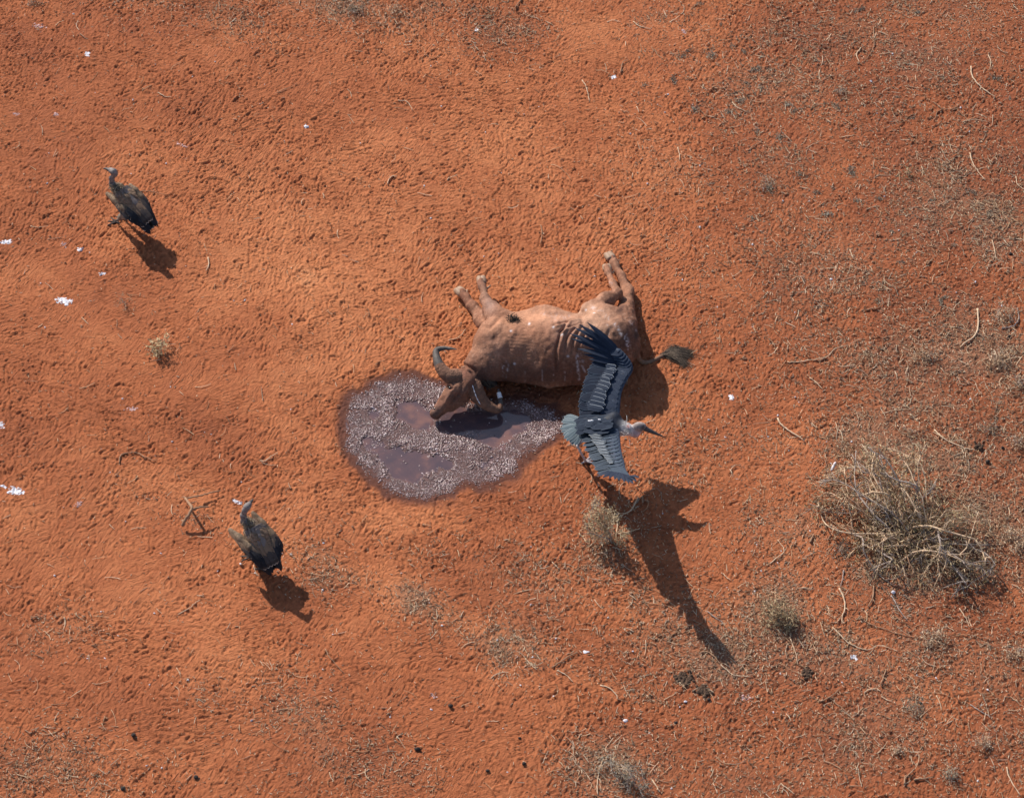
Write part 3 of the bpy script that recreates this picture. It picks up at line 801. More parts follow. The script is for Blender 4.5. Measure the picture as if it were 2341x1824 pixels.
def hoof(a, b, r):
    """cloven hoof: two toes side by side, pointed at the tip, and two dewclaws"""
    a, b = np.array(a), np.array(b); ax = norm(b - a); side = norm(np.cross(ax, [0, 0, 1])); L = np.linalg.norm(b - a)
    VV, FF = [], []
    for s in (-1, 1):
        pts = [a + side * s * r * .26, a + ax * L * .45 + side * s * r * .29, a + ax * L * .85 + side * s * r * .25 - [0, 0, r * .1], b + side * s * r * .14]
        v, f = tube(smooth_path(pts, 9), np.array([.62, .66, .68, .67, .64, .58, .48, .34, .12]) * r, 9)
        o = len(VV); VV += v; FF += [tuple(i + o for i in q) for q in f]
    return part("hoof", VV, FF, M_hoof, buf)
hoof(P(1102, 650, .18), P(1099, 630, .19), .062); hoof(P(1059, 673, .08), P(1043, 658, .07), .064)
hoof(P(1389, 619, .17), P(1386, 604, .17), .058); hoof(P(1399, 593, .06), P(1387, 577, .05), .064)
for a, b in (((1113, 660, .19), (1122, 652, .18)), ((1066, 676, .10), (1068, 662, .09)), ((1398, 625, .15), (1404, 619, .14)), ((1408, 600, .07), (1417, 594, .05))):
    V, F = tube([P(*a), P(*b)], [.014, .007], 7); part("dewclaw", V, F, M_hoof, buf)
tp = smooth_path([list(P(x, y, z)) + [r] for x, y, z, r in ((1452, 792, .30, .042), (1457, 812, .18, .033), (1464, 825, .07, .024), (1478, 829, .035, .023), (1498, 822, .035, .022), (1515, 813, .04, .022))], 22)
V, F = tube(tp[:, :3], tp[:, 3], 9); part("tail", V, F, mat_simple("tail_skin", (0.15, 0.085, 0.055), (0.27, 0.15, 0.095), 30), buf)
VV, FF = [], []
for i in range(520):
    s = rng.random(); a = P(1512 + 10 * s, 813.5 - 3 * s, .035) + rng.normal(0, .010, 3)
    u = rng.random(); v = rng.normal(0, 1)
    if u < .72: e = (1572 + rng.normal(2, 9), 808 + v * 7 + (rng.random() < .4) * 4)
    else: e = (1562 + rng.normal(4, 7), 832 + v * 7)
    m = P(1540 + rng.normal(0, 5), (801 if u < .72 else 812) + rng.normal(0, 4.5), .05 + .02 * rng.random())
    tp_ = P(e[0], e[1], .015 + .03 * rng.random())
    vv, f = tube(smooth_path([a, m, tp_], 6), np.linspace(.0042, .0012, 6), 3, False)
    o = len(VV); VV += vv; FF += [tuple(i2 + o for i2 in q) for q in f]
part("tail_tuft", VV, FF, M_tuft, buf)

# ------------------------------------------------------------------ BIRDS: shared pieces
M_beak = mat_simple("dark_beak", (0.035, 0.030, 0.030), (0.12, 0.10, 0.09), 40, 0.45, 0.2)
def foot(parent, name, c, heading, size, mat, toes=(-0.6, 0, 0.6, math.pi)):
    VV, FF = [], []
    c = np.array(c, float); z = ground_z(c[0], c[1])
    for t in toes:
        L = size * (0.45 if abs(t) > 2 else 1.0); d = np.array([math.cos(heading + t), math.sin(heading + t), 0])
        v, f = tube([c + [0, 0, size * .10 + .01], c + d * L * .5 + [0, 0, size * .10 + .004], c + d * L * .85 + [0, 0, .010], c + d * L + [0, 0, .002]], [.012, .010, .0085, .003], 6)
        o = len(VV); VV += v; FF += [tuple(i + o for i in q) for q in f]
    VV = [np.array([v[0], v[1], v[2] + z]) for v in VV]
    return part(name, VV, FF, mat, parent)

# ------------------------------------------------------------------ MARABOU STORK
st_loc = P(1340, 1058, 0)
st = empty("marabou_stork", st_loc, "marabou stork lifting off beside the carcass with slate-blue wings spread wide", "stork")
SL = (0.022, 0.029, 0.048); SL2 = (0.048, 0.064, 0.096)
M_sbody = mat_vcol("stork_plumage", 0.6, 70, 0.35, 0.4, 0.004)
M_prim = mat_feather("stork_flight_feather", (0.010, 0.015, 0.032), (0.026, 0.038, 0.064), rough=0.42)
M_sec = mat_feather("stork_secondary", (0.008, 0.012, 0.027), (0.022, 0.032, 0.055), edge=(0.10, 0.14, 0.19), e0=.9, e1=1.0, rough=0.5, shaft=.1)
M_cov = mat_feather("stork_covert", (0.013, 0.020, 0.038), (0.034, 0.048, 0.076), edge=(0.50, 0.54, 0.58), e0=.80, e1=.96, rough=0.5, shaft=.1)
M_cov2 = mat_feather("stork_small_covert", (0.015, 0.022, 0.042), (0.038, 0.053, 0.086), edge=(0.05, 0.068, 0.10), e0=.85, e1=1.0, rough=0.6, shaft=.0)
M_tail = mat_feather("stork_tail_feather", (0.055, 0.080, 0.098), (0.115, 0.150, 0.170), edge=(0.36, 0.40, 0.41), e0=.8, e1=1.0, rough=0.6, shaft=.35)
M_sleg = mat_simple("stork_leg", (0.36, 0.31, 0.33), (0.55, 0.50, 0.50), 40, 0.8)
zb = .66
S_ = Blob(.05)
SB = tuple(x * .7 for x in SL)
S_.chain([(P(1342, 972, zb - .02), .085), (P(1372, 972, zb - .03), .110), (P(1398, 972, zb - .01), .115), (P(1415, 976, zb + .01), .085)], SB, .05)
S_.chain([(P(1398, 966, zb + .04), .085), (P(1406, 954, zb + .07), .06)], SB, .05)
S_.chain([(P(1416, 979, zb), .075), (P(1428, 980, zb + .01), .068), (P(1437, 981, zb + .02), .055)], (0.50, 0.47, 0.46), .03)
S_.chain([(P(1438, 984, zb), .05), (P(1452, 988, zb - .03), .052), (P(1462, 984, zb - .01), .03)], (0.47, 0.33, 0.33), .03)
S_.ell(P(1462, 975, zb + .05), (.075, .048, .055), None, (0.30, 0.24, 0.22), .025)
S_.chain([(P(1338, 985, zb - .08), .07), (P(1334, 1000, zb - .22), .035), (P(1322, 1016, zb - .30), .016)], (0.20, 0.21, 0.24), .04)
S_.chain([(P(1338, 972, zb - .08), .07), (P(1322, 985, zb - .25), .035), (P(1312, 1000, zb - .36), .016)], (0.20, 0.21, 0.24), .04)
V, Q, C = S_.build(0.0085)
uv = proj(V); nn = vnoise(uv[:, 0], uv[:, 1], 4, 2)[:, None]
C = C * (.7 + .6 * nn)
g = (np.exp(-np.hypot(uv[:, 0] - 1436, uv[:, 1] - 975) ** 2 / 14) * .9)[:, None]; C = C * (1 - g) + np.array((.50, .10, .06)) * g
g = (np.exp(-((uv[:, 0] - 1470) / 6) ** 2 - ((uv[:, 1] - 978) / 6) ** 2) * .85)[:, None]; C = C * (1 - g) + np.array((.03, .028, .03)) * g
o = part("body", V, Q, M_sbody, st); set_col(o.data, 'col', np.clip(C, 0, 1))
bk = smooth_path([list(P(1468, 976, zb + .045)) + [.034], list(P(1480, 982, zb + .02)) + [.027], list(P(1500, 991, zb - .02)) + [.016], list(P(1521, 1000, zb - .07)) + [.003]], 14)
V, F = tube(bk[:, :3], bk[:, 3], 10); part("bill", V, F, M_beak, st)
V, F = ball(P(1470, 973, zb + .085), .010); part("eye", V, F, M_eye, st)
# legs: shank from the ankle to the foot
for (ax_p, ft, hd) in (((1320, 1018, .36), (1339, 1058, 0), .35), ((1311, 1002, .30), (1306, 1016, .13), .1)):
    a = P(*ax_p); f = P(*ft)
    V, F = tube([a, (a + f) / 2, f + np.array([0, 0, .02])], [.015, .012, .014], 8); lg = part("leg", V, F, M_sleg, st)
    if ft[2] == 0: foot(lg, "foot", f, hd, .12, M_sleg)
    else:
        VV, FF = [], []
        for t in (-.5, 0, .5, math.pi):
            d = np.array([math.cos(.1 + t), math.sin(.1 + t), -.35]); L = .05 if abs(t) > 2 else .11
            v, f2 = tube([f, f + d * L * .6, f + d * L], [.012, .009, .004], 6); oo = len(VV); VV += v; FF += [tuple(i + oo for i in q) for q in f2]
        part("foot", VV, FF, mat_simple("orange_brown_toe", (.35, .16, .09), (.5, .3, .2), 30), lg)

def wing(parent, bone, sec_r, sec_t, prim_r, prim_t, cov_r, cov_t, up, lead, MS, MC, MK, dark):
    """bone: shoulder to wrist to hand end with radii; feathers given by root and tip curves"""
    q = smooth_path([list(P(*b[:3])) + [b[3]] for b in bone], 20)
    Wb = Blob(.03); Wb.chain([(q[i, :3], q[i, 3]) for i in range(0, 20, 1)], SL2, .03)
    off = np.array(lead)
    Wb.chain([(q[i, :3] - off * .55 * q[i, 3], q[i, 3] * .8) for i in range(0, 17)], SL2, .03)
    V, Q, C = Wb.build(.0085)
    c = q[:, :3].mean(0)
    u_ = norm(up)
    V = V - np.outer(((V - c) @ u_) * 0.0, u_)
    ql = q[np.argmin(((V[:, None, :] - q[None, :, :3]) ** 2).sum(-1), 1), :3]; V = V - np.outer(((V - ql) @ u_) * .62, u_)           # flatten the arm across the wing
    n_ = vnoise(V[:, 0] * 1, V[:, 1], .02, 6)[:, None]; C = (np.array(SL) * (1 - n_) + np.array(SL2) * 1.15 * n_) * dark  # factor tints the near arm lighter, as if sunlit
    w = part("wing", V, Q, M_sbody, parent); set_col(w.data, 'col', C)
    def curve(pts, n): return smooth_path([P(*p) for p in pts], n)
    R1, T1 = curve(sec_r, 22), curve(sec_t, 22)
    for i in range(22):
        j = rng.normal(0, .006, 3); feather_part("secondary_feather", w, MS, R1[i], T1[i] + j, .105, u_ + rng.normal(0, .03, 3), .012, 9, .0010, .05)
    R2, T2 = [P(*p) for p in prim_r], [P(*p) for p in prim_t]
    R2 = smooth_path(R2, len(T2))
    for i in range(len(T2)):
        feather_part("primary_feather", w, M_prim, R2[i] - u_ * .004, T2[i], .068, u_ + rng.normal(0, .08, 3), .05, 12, .003, .04, point=.62)
    R3, T3 = curve(cov_r, 24), curve(cov_t, 24)
    for i in range(24):
        o1 = u_ * (.010 + .002 * (i % 2)); feather_part("greater_covert", w, MC, R3[i] + o1 + (R3[i] - T3[i]) * rng.uniform(-.15, .1), T3[i] + o1 * .9 + (R3[i] - T3[i]) * rng.uniform(-.08, .12), .046, u_ + rng.normal(0, .06, 3), .012, 7, .0007, .03, one_side=1 if dark == 1.0 else 2)
    # rows of small coverts over the arm
    for row, (f, ln) in enumerate(((.30, .10), (-.1, .10), (-.5, .09))):
        Rr = q[:, :3] - off * (.02 + .045 * (1 - (f + .5) / .8) * 0) 
        for i in range(1, 19):
            bpos = q[i, :3] + off * (-.01 + f * q[i, 3]); d = norm(T3[int(i * 1.25)] - R3[int(i * 1.25)])
            r0 = bpos + u_ * (q[i, 3] * .38 + .004 - .003 * row)
            feather_part("small_covert", w, MK, r0 - d * .03, r0 + d * ln * rng.uniform(.8, 1.15) - u_ * .004, .085, u_ + rng.normal(0, .03, 3), .01, 6, .0006)
    return w
M_sec2 = mat_feather("stork_secondary_lit", (0.018, 0.027, 0.042), (0.046, 0.064, 0.088), edge=(0.18, 0.22, 0.26), e0=.9, e1=1.0, rough=0.55, shaft=.1)  # near wing uses lighter copies: sunlight put into the feather colours
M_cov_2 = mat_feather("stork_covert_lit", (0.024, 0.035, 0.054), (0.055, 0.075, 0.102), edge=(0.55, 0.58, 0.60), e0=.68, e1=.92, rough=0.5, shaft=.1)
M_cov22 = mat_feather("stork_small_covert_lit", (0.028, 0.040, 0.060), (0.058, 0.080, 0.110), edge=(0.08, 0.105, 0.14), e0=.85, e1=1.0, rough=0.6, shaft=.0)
UPL = norm([-.15, -.35, 1]); UPR = norm([-.1, .45, 1])
wl = wing(st, [(1398, 958, .70, .075), (1402, 930, .76, .066), (1408, 895, .82, .058), (1424, 862, .88, .05), (1437, 842, .91, .042), (1428, 820, .97, .032), (1412, 800, 1.03, .020)],
     [(1390, 960, .69), (1398, 925, .75), (1404, 895, .81), (1418, 862, .86), (1430, 838, .90)],
     [(1324, 957, .66), (1322, 925, .72), (1327, 898, .78), (1338, 858, .84), (1352, 826, .90)],
     [(1430, 834, .91), (1428, 820, .96), (1410, 800, 1.02)],
     [(1346, 818, 0.93), (1334, 806, .95), (1320, 793, .98), (1307, 769, 1.03), (1304, 757, 1.08), (1314, 744, 1.13), (1327, 738, 1.18), (1345, 734, 1.22), (1360, 752, 1.16)],
     [(1378, 940, .765), (1386, 905, .825), (1398, 870, .885), (1412, 840, .93)],
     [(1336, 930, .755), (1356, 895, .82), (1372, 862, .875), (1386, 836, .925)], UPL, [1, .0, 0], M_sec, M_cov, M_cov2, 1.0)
wl['label'] = "far wing raised, its black finger feathers fanned over the carcass"
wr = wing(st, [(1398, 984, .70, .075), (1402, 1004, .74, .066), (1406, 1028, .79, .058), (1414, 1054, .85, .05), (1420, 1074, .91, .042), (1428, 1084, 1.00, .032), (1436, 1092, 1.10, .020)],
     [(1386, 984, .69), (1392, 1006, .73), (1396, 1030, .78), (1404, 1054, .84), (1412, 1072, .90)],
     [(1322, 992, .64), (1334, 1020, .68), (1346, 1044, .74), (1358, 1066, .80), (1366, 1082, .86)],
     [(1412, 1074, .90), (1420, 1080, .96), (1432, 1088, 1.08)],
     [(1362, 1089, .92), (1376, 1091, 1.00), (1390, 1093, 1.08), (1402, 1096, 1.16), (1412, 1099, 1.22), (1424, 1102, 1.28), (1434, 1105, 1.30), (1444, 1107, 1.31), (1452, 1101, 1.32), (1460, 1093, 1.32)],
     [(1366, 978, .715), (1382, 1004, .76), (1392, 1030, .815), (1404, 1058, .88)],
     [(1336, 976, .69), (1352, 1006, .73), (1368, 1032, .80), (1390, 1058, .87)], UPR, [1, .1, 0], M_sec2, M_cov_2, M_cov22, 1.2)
wr['label'] = "near wing, blue-grey with rows of white-edged feathers"
tr, tt = smooth_path([P(1332, 962, zb - .03), P(1328, 974, zb - .02), P(1332, 986, zb - .04)], 13), smooth_path([P(x, y, zb - .07) for x, y in ((1294, 948), (1286, 958), (1281, 972), (1281, 988), (1290, 1002), (1299, 1012), (1314, 1018))], 13)
for i in range(13): feather_part("tail_feather", st, M_tail, tr[i] + [0, 0, .003 * i], tt[i] + rng.normal(0, .006, 3), .062, norm([-.1, 0, 1]), .03, 9, .004)
M_back = mat_feather('stork_back_feather', (0.012, 0.017, 0.030), (0.030, 0.042, 0.066), edge=(0.06, 0.08, 0.11), e0=.8, e1=1.0, rough=0.7, shaft=.2)
for i in range(44):                                                          # back and scapular feathers
    a = P(1402 - (i % 11) * 5.2, 957 + (i // 11) * 7 + rng.normal(0, 1.5), zb + .145 - .007 * (i % 11) - .012 * abs(i // 11 - 1.6)); b = a + np.array([-.15, rng.normal(0, .012), -.035])
    feather_part("back_feather", st, M_back, a + rng.normal(0, .012, 3) * [1, 1, .2], b + rng.normal(0, .02, 3) * [1, 1, .3], .072, [rng.normal(0, .12), rng.normal(0, .15), 1], .02, 7, .001)
for p in ((1351, 962), (1357, 961), (1374, 959)):
    a = P(p[0], p[1], zb + .13); feather_part("white_down", st, M_white, a, a + np.array([-.035, .004, 0]), .016, [0, 0, 1], .05, 6, .003)
# ruff of pale down round the neck
strands("neck_down", st, P(1430, 982, zb + .02), [P(1430 + rng.normal(0, 6), 983 + rng.normal(0, 7), zb + rng.uniform(-.03, .08)) for _ in range(110)], .003, mat_rand("pale_down", [(.45, .42, .40), (.7, .68, .68)]), .045)

# ------------------------------------------------------------------ VULTURES
M_vbody = mat_vcol("vulture_plumage", 0.8, 60, 0.45, 0.6, 0.006)
M_vc = mat_feather("vulture_covert", (0.105, 0.066, 0.042), (0.26, 0.165, 0.10), edge=(0.52, 0.39, 0.26), e0=.5, e1=.9, rough=0.7)
M_vs = mat_feather("vulture_dark_feather", (0.030, 0.022, 0.019), (0.075, 0.054, 0.045), edge=(0.60, 0.46, 0.35), e0=.62, e1=.9, rough=0.6)
M_vp = mat_feather("vulture_black_feather", (0.010, 0.009, 0.011), (0.028, 0.024, 0.028), rough=0.5)
M_vg = mat_feather("vulture_grey_covert", (0.10, 0.080, 0.072), (0.20, 0.15, 0.12), edge=(0.42, 0.34, 0.27), e0=.5, e1=1.0, rough=0.7)
M_vleg = mat_simple("vulture_leg", (0.05, 0.04, 0.036), (0.12, 0.09, 0.075), 40, 0.8)

def vulture(label, nb, tl, hw, neck, beak, feet, droop, rows_mat, wl_wrist, wr_wrist, loose):
    """nb neck base, tl tail end, hw half width of the folded wings, neck list of (x,y,z,r)"""
    loc = P(feet[0][0], feet[0][1], 0)
    o = empty("vulture", loc, label, "vulture", None)
    A, T = P(*nb), P(*tl); ax = norm(T - A); L = np.linalg.norm(T - A)
    lat = norm(np.cross([0, 0, 1], ax)); up = np.cross(ax, lat)
    if up[2] < 0: up = -up
    BR = (0.20, 0.13, 0.085)
    b = Blob(.05)
    b.chain([(A + ax * .03, .075), (A + ax * L * .28 - up * .02, .125), (A + ax * L * .52 - up * .03, .115), (A + ax * L * .75, .05)], BR, .05)
    b.cap(A + ax * .08 - up * .06, A + ax * L * .4 - up * .10, .08, .09, (0.24, 0.19, 0.14), .05)
    HD = (0.20, 0.175, 0.165)
    b.chain([(P(*n[:3]), n[3]) for n in neck], HD, .025)
    for i, f in enumerate(feet):
        fg = P(f[0], f[1], 0.02); hip = A + ax * L * .46 - up * .12 + lat * (.07 if i else -.07)
        kn = (hip + fg) / 2 + np.array([0, 0, .02])
        b.chain([(hip, .075), (kn, .035), (fg + (kn - fg) * .35, .016)], (0.20, 0.16, 0.125), .03)
    V, Q, C = b.build(.0075)
    n_ = vnoise(V[:, 0], V[:, 1] + V[:, 2], .018, 4)[:, None]; C = C * (.55 + .9 * n_)
    # pale crown, darker face
    hd = P(*neck[-1][:3]); g = np.exp(-((V - hd - [0, 0, .03]) ** 2).sum(1) / .0016)[:, None] * .5; C = C * (1 - g) + np.array((.30, .25, .23)) * g
    Nn = vnormals(V, Q); V = V + Nn * ((vnoise(V[:, 0] + V[:, 2], V[:, 1], .02, 7) - .5) * .010)[:, None] * (np.linalg.norm(V - hd, axis=1) > .12)[:, None]
    bo = part("body", V, Q, M_vbody, o); set_col(bo.data, 'col', np.clip(C, 0, 1))
    bp = smooth_path([list(P(x, y, z)) + [r] for x, y, z, r in beak], 9); v, f = tube(bp[:, :3], bp[:, 3], 8); part("beak", v, f, M_beak, o)
    for i, f in enumerate(feet):
        fg = P(f[0], f[1], 0); hip = A + ax * L * .46 - up * .12 + lat * (.07 if i else -.07)
        v, ff = tube([fg + [0, 0, .02], fg + (hip - fg) * .3, fg + (hip - fg) * .45], [.013, .013, .02], 7); lg = part("leg", v, ff, M_vleg, o)
        foot(lg, "foot", fg, f[2], .115, M_vleg)
    # ruff
    nbp = P(*neck[0][:3])
    strands("ruff", o, nbp + [0, 0, .02], [nbp + np.array([rng.normal(0, .055), rng.normal(0, .05), rng.uniform(-.02, .07)]) + ax * .02 for _ in range(150)], .0045, mat_rand("ruff_down", [(.10, .075, .05), (.26, .20, .13), (.40, .33, .24)]), .03)
    # tail
    for i in range(9):
        s = (i - 4) / 4
        feather_part("tail_feather", o, M_vp if loose else M_vs, A + ax * L * .66 + lat * s * .045 - up * (.03 + .006 * abs(s)), T + lat * s * .095 - ax * .03 * abs(s) + rng.normal(0, .004, 3), .058, up, -.02, 11, .004, one_side=3)
    # folded wings: a shaped core and rows of overlapping feathers
    for sd, wr_ in ((-1, wl_wrist), (1, wr_wrist)):
        wp = P(*wr_)
        rear = A + ax * L * .80 + lat * sd * .05 + up * .01
        mid = A + ax * L * .40 + lat * sd * hw + up * .01
        wb = Blob(.04); wb.chain([(wp, .034), (wp + (mid - wp) * .5 + [0, 0, .012], .050), (mid, .052), ((mid + rear) / 2, .040), (rear, .016)], (0.19, 0.13, 0.085), .04)
        V, Q, C = wb.build(.0085); V = V - np.outer(((V - mid) @ lat) * .25, lat)
        C = C * (.5 + vnoise(V[:, 0], V[:, 1], .02, 8)[:, None])
        w = part("wing", V, Q, M_vbody, o); set_col(w.data, 'col', C)
        path = smooth_path([wp, wp + (mid - wp) * .5 + np.array([0, 0, .03]), mid + up * .03, (mid + rear) / 2 + up * .035, rear + up * .02], 40)
        out = lat * sd
        for row, (s0, s1, cnt, ln, wd, mt) in enumerate(((16, 36, 7, .21, .062, M_vp), (11, 34, 9, .155, .060, M_vs), (7, 27, 10, .105, .050, rows_mat[0]), (2, 21, 12, .075, .040, rows_mat[1]), (0, 14, 10, .055, .032, rows_mat[2]))):
            for k_ in range(cnt):
                for lay in (0, 1):
                    i = int(s0 + (s1 - s0) * (k_ + .5 * lay) / cnt); i = min(39, i)
                    d = norm(path[min(39, i + 1)] - path[max(0, i - 1)]); d = norm(d * .75 + ax * .6)
                    sp_ = (.040 * min(1, .1 + i / 16) if lay else -.012) * (1 - .45 * i / 40)
                    r0 = path[i] + out * sp_ + up * (.016 + .003 * row - (.024 * min(1, .2 + i / 14) if lay else 0)); 
                    feather_part("wing_feather", w, mt, r0, r0 + d * ln * rng.uniform(.9, 1.1) - up * .012 + out * .006, wd, norm(up + out * (.75 if lay else .05) + rng.normal(0, .1, 3)), .03, 9, .003, one_side=3)
    # scapulars over the back
    for row in range(11):
        for c_ in range(6):
            s = (c_ - 2.5) / 2.5 + (.25 if row % 2 else -.1)
            t = .09 + row * .056; r0 = A + ax * L * t + lat * s * hw * .62 + up * (.118 - .05 * abs(s) - .055 * max(0, t - .3))
            mt = M_vg if row < 6 else (rows_mat[1] if row < 9 else M_vs)
            feather_part("back_feather", o, mt, r0, r0 + ax * (.070 + .008 * row) - up * .014, .046 + .002 * row, norm(up + lat * s * .35 + rng.normal(0, .08, 3)), .04, 9, .003, one_side=3)
    return o
vulture("vulture standing with head turned sideways, brown scaly back feathers edged in buff, above its shadow", (268, 428, .55), (350, 524, .25), .125,
        [(265, 432, .57, .050), (256, 420, .62, .032), (255, 408, .70, .027), (263, 398, .78, .028), (260, 393, .81, .036), (252, 389, .81, .030)],
        [(250, 389, .81, .024), (242, 386, .805, .015), (236, 386, .795, .006)], [(266, 507, 2.9), (283, 500, 2.7)], .05, (M_vs, M_vc, M_vc), (248, 444, .45), (300, 425, .51), False)
vulture("vulture with head stretched forward and one wing held loose, west of the pale litter patch", (572, 1195, .54), (628, 1303, .22), .135,
        [(568, 1198, .56, .052), (558, 1190, .60, .034), (556, 1178, .68, .028), (560, 1166, .76, .028), (565, 1158, .80, .034), (570, 1152, .81, .027)],
        [(571, 1150, .81, .022), (576, 1144, .805, .014), (579, 1140, .795, .005)], [(574, 1274, 3.0), (600, 1302, 2.4)], .05, (M_vc, M_vc, M_vc), (524, 1215, .44), (577, 1176, .54), True)

# ------------------------------------------------------------------ PLANTS, STICKS AND LITTER
M_twig = [mat_simple("pale_dry_wood", (0.50, 0.33, 0.20), (0.70, 0.52, 0.36), 18, 0.8, 0.3),
          mat_simple("brown_dry_wood", (0.24, 0.13, 0.075), (0.42, 0.25, 0.15), 18, 0.8, 0.3),
          mat_simple("grey_dry_wood", (0.26, 0.20, 0.17), (0.44, 0.36, 0.31), 18, 0.8, 0.3)]
M_straw = mat_rand("dry_straw", [(0.26, 0.14, 0.08), (0.46, 0.27, 0.15), (0.70, 0.50, 0.32), (0.80, 0.64, 0.46), (0.12, 0.07, 0.05), (0.50, 0.32, 0.19)])
M_chaff = mat_rand("chaff", [(0.07, 0.045, 0.035), (0.36, 0.22, 0.13), (0.58, 0.41, 0.27), (0.13, 0.08, 0.055), (0.68, 0.52, 0.37), (0.28, 0.18, 0.12), (0.50, 0.35, 0.22)])
M_leaf = mat_rand("dry_leaf", [(0.15, 0.115, 0.06), (0.31, 0.23, 0.13), (0.46, 0.35, 0.21), (0.20, 0.17, 0.08), (0.58, 0.45, 0.29), (.36, .26, .15)])
M_grey = mat_rand("grey_green_leaf", [(0.16, 0.13, 0.09), (0.27, 0.235, 0.17), (0.38, 0.33, 0.26), (0.13, 0.12, 0.085), (0.50, 0.44, 0.37)])
M_green = mat_rand("green_leaf", [(0.10, 0.13, 0.04), (0.18, 0.21, 0.08), (0.26, 0.28, 0.16)])
M_dung = mat_simple("dark_dung", (0.022, 0.017, 0.016), (0.06, 0.045, 0.038), 60, 0.7, 0.8, 0.01)
M_pale = mat_simple("pale_speck", (0.58, 0.52, 0.54), (0.80, 0.77, 0.80), 80, 0.8, 0.2)
M_spl = NB("splashed_white"); M_spl.color((0.74, 0.72, 0.76)); M_spl.set(Roughness=.8); M_spl = M_spl.m
M_faint = NB('faint_splash'); M_faint.color((0.56, 0.36, 0.34)); M_faint.set(Roughness=.9); M_faint = M_faint.m

def straws(C, L, ang, w, tilt, curve=None, three=True):
    """bent three-sided straws, all in one mesh. C centre on the ground, tilt lifts one end"""
    n = len(C); d = np.stack([np.cos(ang), np.sin(ang), np.zeros(n)], 1); s = np.stack([-np.sin(ang), np.cos(ang), np.zeros(n)], 1)
    cv = rng.normal(0, .12, n) if curve is None else curve
    V = np.zeros((n, 9, 3)); up = np.array([0, 0, 1.0])
    for i, t in enumerate((-.5, 0, .5)):
        c = C + d * (t * L)[:, None] + s * ((t * t - .1) * cv * L * 1.5)[:, None] + up * ((t + .5) * tilt * L)[:, None]
        ww = (w * (1 if i < 2 else .5))[:, None]
        V[:, i * 3] = c - s * ww * .5; V[:, i * 3 + 1] = c + s * ww * .5; V[:, i * 3 + 2] = c + up * ww * .75
    base = np.array([(0, 3, 5, 2), (2, 5, 4, 1), (1, 4, 3, 0), (3, 6, 8, 5), (5, 8, 7, 4), (4, 7, 6, 3)])
    F = (base[None] + (np.arange(n) * 9)[:, None, None]).reshape(-1, 4)
    return V.reshape(-1, 3), F
def leaves(C, size, nrm_spread=.8, wf=1.0):
    """small folded leaf blades (two quads each) facing all ways"""
    n = len(C); a = rng.normal(0, 1, (n, 3)); a[:, 2] *= .7; a /= np.linalg.norm(a, axis=1)[:, None]
    u = rng.normal(0, nrm_spread, (n, 3)) + [0, 0, 1]; s = np.cross(a, u); s /= np.linalg.norm(s, axis=1)[:, None] + 1e-9; u = np.cross(s, a)
    L = size[:, None]; V = np.zeros((n, 6, 3))
    V[:, 0] = C - a * L * .5; V[:, 1] = C + a * L * .5
    V[:, 2] = C - a * L * .15 + s * L * .22 * wf + u * L * .08; V[:, 3] = C + a * L * .2 + s * L * .2 * wf + u * L * .08
    V[:, 4] = C - a * L * .15 - s * L * .22 * wf + u * L * .08; V[:, 5] = C + a * L * .2 - s * L * .2 * wf + u * L * .08
    base = np.array([(0, 1, 3, 2), (0, 4, 5, 1)])
    return V.reshape(-1, 3), (base[None] + (np.arange(n) * 6)[:, None, None]).reshape(-1, 4)

# scattered chaff and straw over the whole place: denser where the litter lies
n = 540000
x = rng.uniform(-6.9, 6.9, n); y = rng.uniform(-5.6, 7.2, n)
lit = sample(LIT, x, y); dd = sample(dp, x, y); cl = vnoise(x, y, .09, 91) * vnoise(x, y, .3, 92)
k = (rng.random(n) < (.008 + .62 * lit * (.25 + 2.4 * cl))) & (dd > 30)
x, y = x[k], y[k]; m = len(x); z = ground_z(x, y)
big = rng.random(m) < .09
Ls = np.where(big, rng.uniform(.04, .13, m), rng.uniform(.012, .040, m)); ws = np.where(big, rng.uniform(.0045, .0085, m), rng.uniform(.005, .009, m))
V, F = straws(np.stack([x, y, z + .003], 1), Ls, rng.uniform(0, 6.28, m), ws, rng.uniform(0, .35, m))
nb_ = m
o = part("dry_litter", V, F, M_straw); tag(o, "pale dry straw and stalk litter strewn over the red soil", None, None, 'stuff')
n = 640000
x = rng.uniform(-6.9, 6.9, n); y = rng.uniform(-5.6, 7.2, n)
lit = sample(LIT, x, y); dd = sample(dp, x, y); cl = vnoise(x, y, .12, 94)
k = (rng.random(n) < (.012 + .42 * lit * (.15 + 1.6 * cl))) & (dd > 20)
x, y = x[k], y[k]
V, F = leaves(np.stack([x, y, ground_z(x, y) + .004], 1), rng.uniform(.010, .030, len(x)), .5, .75)
o = part("leaf_chaff", V, F, M_chaff); tag(o, "crumbs of dry leaf and grey chaff over the red soil", None, None, 'stuff')
